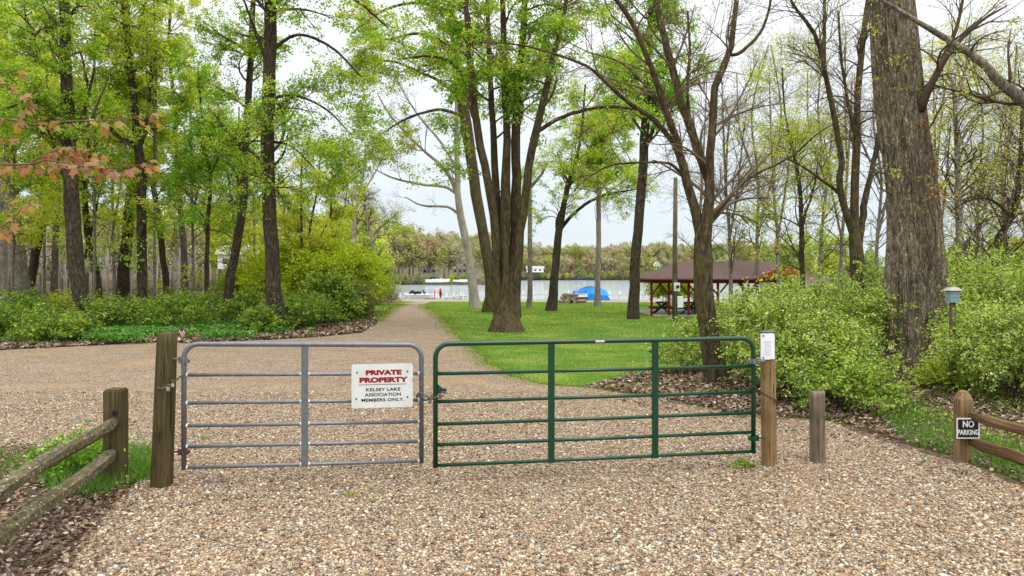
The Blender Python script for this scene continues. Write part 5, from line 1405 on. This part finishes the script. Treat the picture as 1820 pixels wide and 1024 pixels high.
def picnic(label, px, Y, rz):
    x = pxw(px, Y); z = float(ground_z(x, Y)) + .07; root = thing('picnic_table', label, 'picnic table', (x, Y, z)); root.rotation_euler.z = rz
    local('tabletop', MB().box((0, 0, .74), (1.8, .75, .05)), M['table_green'], root)
    for s in (-1, 1): local('bench', MB().box((0, s * .7, .44), (1.8, .26, .05)), M['table_green'], root)
    for s in (-1, 1):
        m = MB(); xx = s * .62
        m.beam((xx, -.55, 0), (xx, .28, .71), .05, .1); m.beam((xx + .055, .55, 0), (xx + .055, -.28, .71), .05, .1); m.beam((xx + .11, -.68, .39), (xx + .11, .68, .39), .05, .09)
        local('leg', m, M['table_green'], root)
picnic('dark green picnic table seen end on between the left pavilion posts', 1176, 46.0, math.radians(80))
picnic('dark green picnic table behind the utility pole under the pavilion', 1226, 45.5, math.radians(70))

up = thing('utility_pole', 'grey wooden utility pole with an electric meter near the pavilion', 'pole', (pxw(1199, 38), 38, ground_z(9, 38)))
zp = float(ground_z(9, 38)); xp = pxw(1199, 38)
put('pole', MB().tube([[xp, 38, zp - .2], [xp + .02, 38, 3.5], [xp + .05, 38, P(0, 316, 38)[2]]], [.14, .125, .105], 12), M['pole'], up, smooth=True)
mx = P(1203, 510, 37.8)
meter = put('meter_box', MB().box(mx, (.30, .14, .44)), M['white'], up)
put('meter', MB().tube([mx + [.02, -.16, .02], mx + [.02, -.07, .02]], [.085, .09], 14), M['steel'], meter, smooth=True)
put('meter_face', MB().tube([mx + [.02, -.165, .02], mx + [.02, -.155, .02]], .06, 12), M['black_ink'], meter)
sx_ = P(1209, 537, 37.75); bevel(put('panel_box', MB().box(sx_, (.30, .13, .60)), M['white'], up), .02)
put('conduit', MB().tube([[xp, 37.84, zp], [xp, 37.84, mx[2] - .2]], .03, 8), M['steel'], up)

# martin house on a pole by the lake
Ym = 80.0; xm = pxw(1167, Ym); zm = float(ground_z(xm, Ym))
mh = thing('martin_house', 'white multi room bird house on a tall pole by the lake', 'birdhouse', (xm, Ym, zm))
put('pole', MB().tube([[xm, Ym, zm - .1], [xm, Ym, P(0, 470, Ym)[2]]], .05, 8), M['white'], mh)
for k, (dx, py) in enumerate(((0, 468), (-.18, 471.5), (.2, 471.5))):
    c = P(1167, py, Ym) + [dx, 0, 0]
    h = put('house', MB().box(c, (.36, .34, .2)), M['white'], mh)
    v = [c + q for q in ([-.24, -.2, .1], [.24, -.2, .1], [.24, .2, .1], [-.24, .2, .1], [0, -.2, .2], [0, .2, .2])]
    put('roof', MB().add(v, [np.array([[0, 1, 2, 3], [1, 2, 5, 4], [3, 0, 4, 5]]), np.array([[0, 1, 4], [2, 3, 5]])]), M['white'], h)
    put('entrance', MB().tube([c + [0, -.178, 0], c + [0, -.172, 0]], .05, 8), M['black_ink'], h)

# blue grey box by the giant trunk
Yb = 13.3; xb = pxw(1693, Yb); zb = float(ground_z(xb, Yb)); c = P(1693, 527, Yb)
bb = thing('birdhouse', 'small blue grey box with pale roof right of the giant trunk', 'birdhouse', (xb, Yb, zb))
put('pole', MB().box((xb, Yb, (zb + c[2]) / 2 - .1), (.08, .08, c[2] - zb)), M['pole'], bb)
put('box', MB().box(c, (.17, .17, .22)).box(c + [0, -.087, .0], (.13, .008, .02)).box(c + [0, -.087, .05], (.13, .008, .02)), M['bluegrey'], bb)
v = [c + q for q in ([-.12, -.12, .11], [.12, -.12, .11], [.12, .12, .11], [-.12, .12, .11], [-.06, -.06, .17], [.06, -.06, .17], [.06, .06, .17], [-.06, .06, .17])]
put('roof', MB().add(v, [[0, 1, 5, 4], [1, 2, 6, 5], [2, 3, 7, 6], [3, 0, 4, 7], [4, 5, 6, 7], [3, 2, 1, 0]]), M['concrete'], bb)

# pontoon boat under a blue tarp
Yp = 86.0; zb0 = float(ground_z(8, Yp)); xc = pxw(1050, Yp)
pb = thing('pontoon_boat', 'pontoon boat parked on the grass under a bright blue tarp', 'boat', (xc, Yp, zb0))
X_ = lambda px: pxw(px, Yp); Z_ = lambda py: P(0, py, Yp)[2]
dk = zb0 + .42
put('deck', MB().box(((X_(1020) + X_(1082)) / 2, Yp, dk), (X_(1082) - X_(1020), 2.4, .10)), M['white'], pb)
for s in (-1, 1):
    put('pontoon', MB().tube([[X_(1021), Yp + s * .8, dk - .24], [X_(1026), Yp + s * .8, dk - .23], [X_(1076), Yp + s * .8, dk - .23], [X_(1082), Yp + s * .8, dk - .16]], [.14, .19, .19, .06], 14), M['steel'], pb, smooth=True)
fm = MB().box(((X_(1020) + X_(1042)) / 2, Yp - 1.32, dk + .22), (X_(1042) - X_(1020), .05, .44))
pn = put('side_panel', fm, M['white'], pb)
for k in range(7): put('trim', MB().box((X_(1022) + k * .19, Yp - 1.36, dk + .36), (.12, .02, .09)), M['navy'], pn)
def tarp():
    nx, ny = 26, 14; V = []
    for i in range(nx):
        u = i / (nx - 1); px = 1020 + u * 62; X = X_(px)
        top = np.interp(u, [0, .08, .3, .5, .75, .92, 1], [517.5, 516.5, 511, 509, 512, 518, 529])
        for j in range(ny):
            v = j / (ny - 1) * 2 - 1
            a = abs(v); zt = Z_(top); zl = Z_(522 if u < .33 else 533)
            z = zt - (zt - zl) * (0 if a < .45 else ((a - .45) / .55) ** .8) + .04 * math.sin(u * 33 + v * 4) + .03 * math.sin(v * 11 + u * 9)
            V.append([X + .03 * math.sin(v * 13), Yp + np.sign(v) * min(a * 1.9, 1.3 + .03 * math.sin(u * 41)), z])
    i = np.arange(nx - 1)[:, None] * ny; j = np.arange(ny - 1)[None]
    return MB().add(V, np.stack([i + j, i + j + 1, i + ny + j + 1, i + ny + j], -1).reshape(-1, 4))
put('tarp', tarp(), M['tarp'], pb)
bm_ = MB()
for s in (-1, 1):
    for px in (1026.5, 1059): bm_.tube([[X_(px), Yp + s, dk], [X_(px), Yp + s, Z_(498)]], .035, 6)
put('canopy_frame', bm_, M['white'], pb)
V = []
for i in range(9):
    u = i / 8; X = X_(1026 + u * 34)
    for v in (-1.15, -.6, 0, .6, 1.15): V.append([X, Yp + v, Z_(497) + .12 * math.sin(u * math.pi) - .1 * abs(v) ** 2 * .5])
V2 = [[a, b, c_ + .2] for a, b, c_ in V]
def strips(o): return [[i * 5 + j + o, i * 5 + j + 1 + o, i * 5 + j + 6 + o, i * 5 + j + 5 + o] for i in range(8) for j in range(4)]
side = [[i * 5, i * 5 + 5, i * 5 + 50, i * 5 + 45] for i in range(8)] + [[i * 5 + 4, i * 5 + 49, i * 5 + 54, i * 5 + 9] for i in range(8)] + [[j, j + 45, j + 46, j + 1] for j in range(4)] + [[40 + j, 41 + j, 86 + j, 85 + j] for j in range(4)]
put('canopy', MB().add(V + V2, np.array(strips(0) + strips(45) + side)), M['navy'], pb)
put('trailer', MB().box((xc, Yp, zb0 + .06), (4.0, 1.2, .06)).tube([[X_(1071), Yp - .9, zb0 + .22], [X_(1071), Yp - .7, zb0 + .22]], .28, 12).tube([[X_(1071), Yp + .7, zb0 + .22], [X_(1071), Yp + .9, zb0 + .22]], .28, 12), M['black_ink'], pb)

# firewood
Yl = 72.0
for k, (px, py, L) in enumerate([(1000, 533, .7), (1007, 533, .7), (1014, 533.5, .7), (1021, 534, .9), (1003, 528.5, .8), (1010, 528, 1), (1018, 529, 1.1), (1028, 535, 1.6), (997, 538, .8), (1004, 538.5, .8), (1012, 538.5, .8), (1019, 538.5, .9)]):
    c = P(px, 0, Yl); z = float(ground_z(c[0], Yl)) + {0: .55, 1: .2}[0 if py < 537 and k < 8 else 1] + (.3 if py < 530 else 0)
    if k == 7: z = float(ground_z(c[0], Yl)) + .2
    a = rr.uniform(-.4, .4) if k not in (7, 5, 6) else 1.2
    d = np.array([math.sin(a), -math.cos(a), rr.uniform(-.1, .1)]) * L / 2
    q = np.array([c[0], Yl, z])
    o = put('log', MB().tube([q - d, q + d * .1, q + d], [.17, .185, .17], 9), M['logs'], loc=q)
    tag(o, 'grey brown cut log in the heap beside the blue covered boat', 'log', 'cut logs heaped on the lawn')

# docks and shore things
def dock(label, a, b, w, legs):
    a = np.array(a); b = np.array(b); root = thing('dock', label, 'dock', a)
    put('deck', MB().beam(a, b, w, .12), M['dockwood'], root)
    for t in np.linspace(.05, .95, legs):
        q = a + (b - a) * t
        for s in (-1, 1): put('leg', MB().tube([q + [0, s * w * .45, -1.2], q + [0, s * w * .45, .55]], .05, 6), M['white'], root)
Yd = 92.0
dock('long pale wooden dock section lying right of the white boats', P(762, 531, Yd), P(822, 525.5, Yd + 10), 1.6, 5)
dock('short pale dock section left of the white boats', P(697, 531.5, Yd - 2), P(722, 526.5, Yd + 6), 1.4, 3)
dock('pale dock reaching to the white slatted bench', P(822, 527, Yd + 2), P(858, 526, Yd + 4), 1.5, 3)
dock('low dock strip seen between the lawn trunks to the right', P(1080, 524, Yd + 8), P(1160, 524, Yd + 8), 1.2, 5)
dock('low dock strip seen left of the blue covered boat', P(925, 524, Yd + 8), P(1015, 523, Yd + 9), 1.2, 5)

def small_boat(label, px, py, Y, L, h, rz, cowl=True):
    c = P(px, py, Y); root = thing('small_boat', label, 'boat', c); root.rotation_euler.z = rz
    n = 12; V = []
    for i in range(n):
        t = i / (n - 1) * 2 - 1; w = (1 - max(0, t) ** 2.2) * L * .17 + .02; zz = h * .12 * max(0, t) ** 2
        for a, b_ in ((-1, .5), (-.75, .05), (0, 0), (.75, .05), (1, .5)): V.append([t * L / 2, a * w, b_ * h + zz])
        V.append([t * L / 2, 0, h * (.62 if -.5 < t < .3 else .5) + zz])
    f = []
    for i in range(n - 1):
        for j in range(6):
            f.append([i * 6 + j, i * 6 + (j + 1) % 6, (i + 1) * 6 + (j + 1) % 6, (i + 1) * 6 + j])
    local('hull', MB().add(V, f).add([V[k] for k in range(6)], np.array([[5, 4, 3, 2, 1, 0]])), M['white'], root)
    if cowl:
        local('windscreen', MB().add([[.05 * L, -.12 * L, h * .5], [.05 * L, .12 * L, h * .5], [-.02 * L, .1 * L, h], [-.02 * L, -.1 * L, h], [.1 * L, -.12 * L, h * .5], [.1 * L, .12 * L, h * .5], [.0, .1 * L, h * 1.02], [.0, -.1 * L, h * 1.02]],
                                     [[0, 1, 2, 3], [7, 6, 5, 4], [0, 4, 5, 1], [1, 5, 6, 2], [2, 6, 7, 3], [3, 7, 4, 0]]), M['navy'], root)
        local('seat', MB().box((-.2 * L, 0, h * .7), (.25 * L, .16 * L, h * .3)), M['black_ink'], root)
small_boat('small white boat moored left of the upright red kayak', 752, 531, Yd, 3.6, 1.1, .3)
small_boat('small white boat at the dock, left one of the moored pair', 733, 530, Yd + 3, 3.4, 1.0, 2.6)
small_boat('larger white boat pulled up on the far left shore', 778, 502, 226, 7.5, 1.9, 0, True)
small_boat('long white boat on the far shore right of the larger one', 822, 501.5, 230, 6, 1.3, 3.1, False)
ky = thing('kayak', 'bright red kayak standing upright at the lake edge', 'kayak', P(783, 529, Yd - 1))
n = 14; V = []
for i in range(n):
    t = i / (n - 1); z = P(0, 530 - t * 18, Yd - 1)[2]; w = .19 * math.sin(math.pi * min(max(t, .03), .97)) ** .5
    for k in range(8):
        a = k / 8 * 6.283; V.append([P(783, 0, Yd - 1)[0] + w * math.cos(a), Yd - 1 + w * .6 * math.sin(a), z])
f = [[i * 8 + k, i * 8 + (k + 1) % 8, (i + 1) * 8 + (k + 1) % 8, (i + 1) * 8 + k] for i in range(n - 1) for k in range(8)]
put('hull', MB().add(V, f), M['kayak'], ky, smooth=True)
put('cockpit', MB().box(P(783, 521, Yd - 1) + [0, -.11, 0], (.16, .05, .4)), M['black_ink'], ky)
bn = thing('slatted_bench', 'white slatted bench platform on the shore behind the leaning pale tree', 'bench', P(858, 529, Yd - 2))
for k in range(4): put('slat', MB().box(P(857, 519 + k * 2.6, Yd - 2), (2.4, .06, .10)), M['white'], bn)
for px in (844, 857, 871): put('leg', MB().box(P(px, 524, Yd - 2), (.12, .12, 1.1)), M['white'], bn)
st = MB().tube([P(773, 531, Yd - 3), P(772.5, 516, Yd - 3)], .06, 8); tag(put('marker_stake', st, M['kayak'], loc=P(773, 531, Yd - 3)), 'thin orange stake left of the red kayak', 'stake')

# far houses
def far_house(label, px, py, Y, w, h):
    c = P(px, py, Y); root = thing('house', label, 'house', c)
    local('wall', MB().box((0, 0, h * .3), (w, w * .6, h * .6)), M['white'], root)
    local('roof', MB().add([[-w * .56, -w * .36, h * .6], [w * .56, -w * .36, h * .6], [w * .56, w * .36, h * .6], [-w * .56, w * .36, h * .6], [-w * .56, 0, h], [w * .56, 0, h]],
                           [np.array([[0, 1, 5, 4], [2, 3, 4, 5], [3, 2, 1, 0]]), np.array([[3, 0, 4], [1, 2, 5]])]), M['concrete'], root)
    for k in (-.3, 0, .3): local('window', MB().box((k * w, -w * .302, h * .32), (w * .13, .1, h * .22)), M['black_ink'], root)
far_house('white house low on the wooded shore straight across the lake', 951, 484, 396, 9, 3.4)
far_house('pale house on the near left shore above the boats', 764, 487, 247, 5, 3)
far_house('second pale house on the left shore near the leaning pale tree', 818, 487, 249, 5, 3)
far_house('pale house glimpsed between left trunks right of the slim leaning one', 430, 478, 92, 5, 3)

# ------------------------------------------------------------------ weeds, twigs, foreground maple sprig
def weed(label, px, py, sc, n, seed, pal=GP, group=None):
    r = np.random.default_rng(seed); g = gp(px, py); c = np.array([g[0], g[1], .012])
    p = c + r.normal(0, sc * .42, (n, 3)) * [1.3, .8, 0]; p[:, 2] += r.random(n) * sc * .35
    s = sc * r.uniform(.25, .6, n)
    V, Fq = leaf_quads(p, norm(rand_unit(n, r) + [0, 0, .5]), norm(rand_unit(n, r) * .5 + [0, 0, 1]), s, s * .35, .3)
    tag(put('weed_tuft', MB().add(V, Fq, np.repeat(pick(pal, n, r), 4, 0)), M['leaf_bush'], loc=c), label, 'weed', group)
weed('weed tuft in the gravel below the right half of the grey gate', 627, 884, .07, 60, 1)
weed('second weed tuft just right of the one below the grey gate', 661, 872, .05, 40, 2)
weed('small weed tuft lowest of those below the grey gate', 668, 894, .055, 34, 3)
weed('tiny weed tuft below the upright of the grey gate', 580, 905, .04, 20, 4)
weed('broad weed patch at the foot of the tan gate post', 1322, 832, .14, 150, 5, pal=UNDER)
weed('weed patch seen through the middle bay of the green gate', 1212, 790, .08, 40, 6)
weed('weed patch seen through the left bay of the grey gate', 366, 781, .08, 40, 7)
weed('bright weed at the lower right picture corner beside the rails', 1812, 852, .07, 60, 8, pal=YG)
weed('weed patch seen through the right bay of the grey gate', 655, 778, .06, 24, 9)
weed('small weed right at the foot of the grey gate hinge', 322, 848, .05, 30, 10)
B('leafy seedling clump growing under the left fence rails', 165, 7.75, .55, .42, seed=120, sprays=130, m=9, leaf=.04, pal=DEEP + UNDER[:1], bloom=0, clumps=20, spray=.14, stems=10)
B('flowering weed clump behind the left fence with small white blooms', 140, 8.2, .9, .38, seed=121, sprays=160, m=9, leaf=.035, pal=DEEP + UNDER[:2], bloom=.25, clumps=24, spray=.14, stems=10)

def moss():
    n = 14000; t = rng.random(n); x = -3.3 + t * 6.2; y = 7.15 + t * .45 + rng.normal(0, .32, n)
    k = (np.sin(x * 2.3 + 1) + np.sin(x * 5.1 + y * 4) + np.sin(y * 9 + x * 1.7) * .8) > rng.uniform(.4, 2.6, n); x, y = x[k], y[k]; n = len(x)
    p = np.stack([x, y, .014 + rng.random(n) * .014], -1); s = rng.uniform(.006, .016, n)
    V, Fq = leaf_quads(p, rand_unit(n), norm(rand_unit(n) * .6 + [0, 0, 1]), s, s * .6, .2)
    stuff(put('gravel_moss', MB().add(V, Fq, np.repeat(pick([S(92, 96, 52), S(112, 112, 70), S(84, 104, 44)], n), 4, 0)), M['leaf_bush']), 'thin moss and seedlings in the gravel under the gates', 'moss')
moss()
# sticks lying about
def stick(label, pts, rad, mat='bark_grey'):
    sp = spline(np.array(pts, float), 12); tag(put('fallen_branch', MB().tube(sp, np.linspace(rad, rad * .4, 12), 7), M[mat], smooth=True, loc=sp[0]), label, 'branch')
q = lambda px, py, dz=.03: [*gp(px, py), float(ground_z(*gp(px, py))) + dz]
stick('dead branch lying on the leaves in front of the giant trunk', [q(1600, 742), q(1640, 722, .14), q(1670, 708, .22), q(1700, 700, .16)], .03, 'bark_dark')
stick('pale fallen log at the wood edge in front of the twin trunks', [q(170, 604, .05), q(205, 603, .10), q(228, 596, .12), q(232, 592, .2)], .07, 'bark_pale')
stick('thin stick leaning over the rail in the lower left corner', [[-3.62, 4.9, .40], [-3.40, 4.85, .22], [-3.18, 4.75, .03]], .012)
stick('pale stick poking out of the brush left of the drive', [q(582, 565, .05), q(594, 550, .2), q(603, 541, .5)], .03, 'bark_pale')

def maple_sprig():
    r = np.random.default_rng(77)
    root = thing('maple_sapling', 'young maple with coral and orange spring leaves reaching in at left', 'tree', (-2.45, 2.75, 0))
    D = 2.75
    mb = MB()
    tr = spline(np.array([[-2.45, 2.75, -.1], [-2.5, 2.75, 1.2], [-2.42, 2.7, 2.4], [-2.5, 2.7, 3.4]]), 14)
    mb.tube(tr, np.linspace(.035, .012, 14), 8); put('trunk', mb, M['bark_dark'], root, smooth=True)
    br = [[(-160, 330), (-40, 300), (0, 292), (47, 293), (87, 284), (120, 290), (190, 300), (255, 292)], [(-150, 190), (0, 150), (20, 160), (40, 180)], [(-150, 240), (0, 212), (60, 222), (130, 215), (190, 214), (262, 205)],
          [(-150, 420), (-20, 408), (15, 395), (40, 370), (55, 358)], [(-150, 270), (0, 245), (30, 250)], [(47, 293), (90, 270), (130, 262), (160, 272)], [(-150, 150), (-20, 130), (20, 128)]]
    tw = MB(); anchors = []
    for i, b in enumerate(br):
        dd = D + r.normal(0, .12)
        sp = spline(np.array([P(x, y, dd + .0006 * (x + 100) * (1 if i % 2 else -1)) for x, y in b]), 16)
        tw.tube(sp, np.linspace(.006, .0016, 16), 6); anchors.append(sp)
    # five lobed leaf outline
    ang = np.radians([-150, -118, -95, -62, -48, -22, 0, 22, 48, 62, 95, 118, 150]); rad = np.array([.42, .62, .48, .85, .60, .62, 1.05, .62, .60, .85, .48, .62, .42])
    ox = np.cos(ang) * rad + .25; oy = np.sin(ang) * rad * .8
    lf = MB()
    pal = [S(170, 120, 86), S(184, 144, 108), S(160, 108, 76), S(176, 132, 64), S(158, 134, 62), S(168, 154, 94), S(172, 118, 96)]
    dens = [64, 20, 40, 26, 12, 40, 12]
    for sp, nl in zip(anchors, dens):
        vis = sp[3:]
        for k in range(nl):
            a = vis[r.integers(0, len(vis))] if k > 2 else sp[-1]
            out = norm(np.array([r.normal(.5, .7), r.normal(-.1, .5), r.normal(-.35, .35)]))
            pet = r.uniform(.015, .05); b = a + out * pet
            tw.tube([a, (a + b) / 2 + [0, 0, .004], b], .0008, 4)
            s = r.uniform(.018, .036)
            nrm = norm(np.array([r.normal(0, .5), r.normal(-.5, .5), 1.0])); uu = norm(out + [0, 0, -.45]); vv = norm(np.cross(nrm, uu)); nn = np.cross(uu, vv)
            fold = np.abs(oy) * r.uniform(.1, .6)
            V = b + (uu[None] * ox[:, None] + vv[None] * oy[:, None] - nn[None] * (fold + ox ** 2 * .2)[:, None]) * s
            V = np.vstack([b + uu * .25 * s, V])
            f3 = np.array([[0, j, j + 1] for j in range(1, 13)] + [[0, 13, 1]])
            c = np.array(pal[r.integers(0, len(pal))]) * (1 + r.normal(0, .1))
            lf.add(V, f3, np.tile(c, (14, 1)) * (1 + r.normal(0, .06, (14, 1))))
    put('twigs', tw, M['twig_red'], root, smooth=True)
    put('crown', lf, M['leaf'], root)
maple_sprig()
print('objects', len(bpy.data.objects), 'faces', sum(len(o.data.polygons) for o in bpy.data.objects if o.type == 'MESH'))
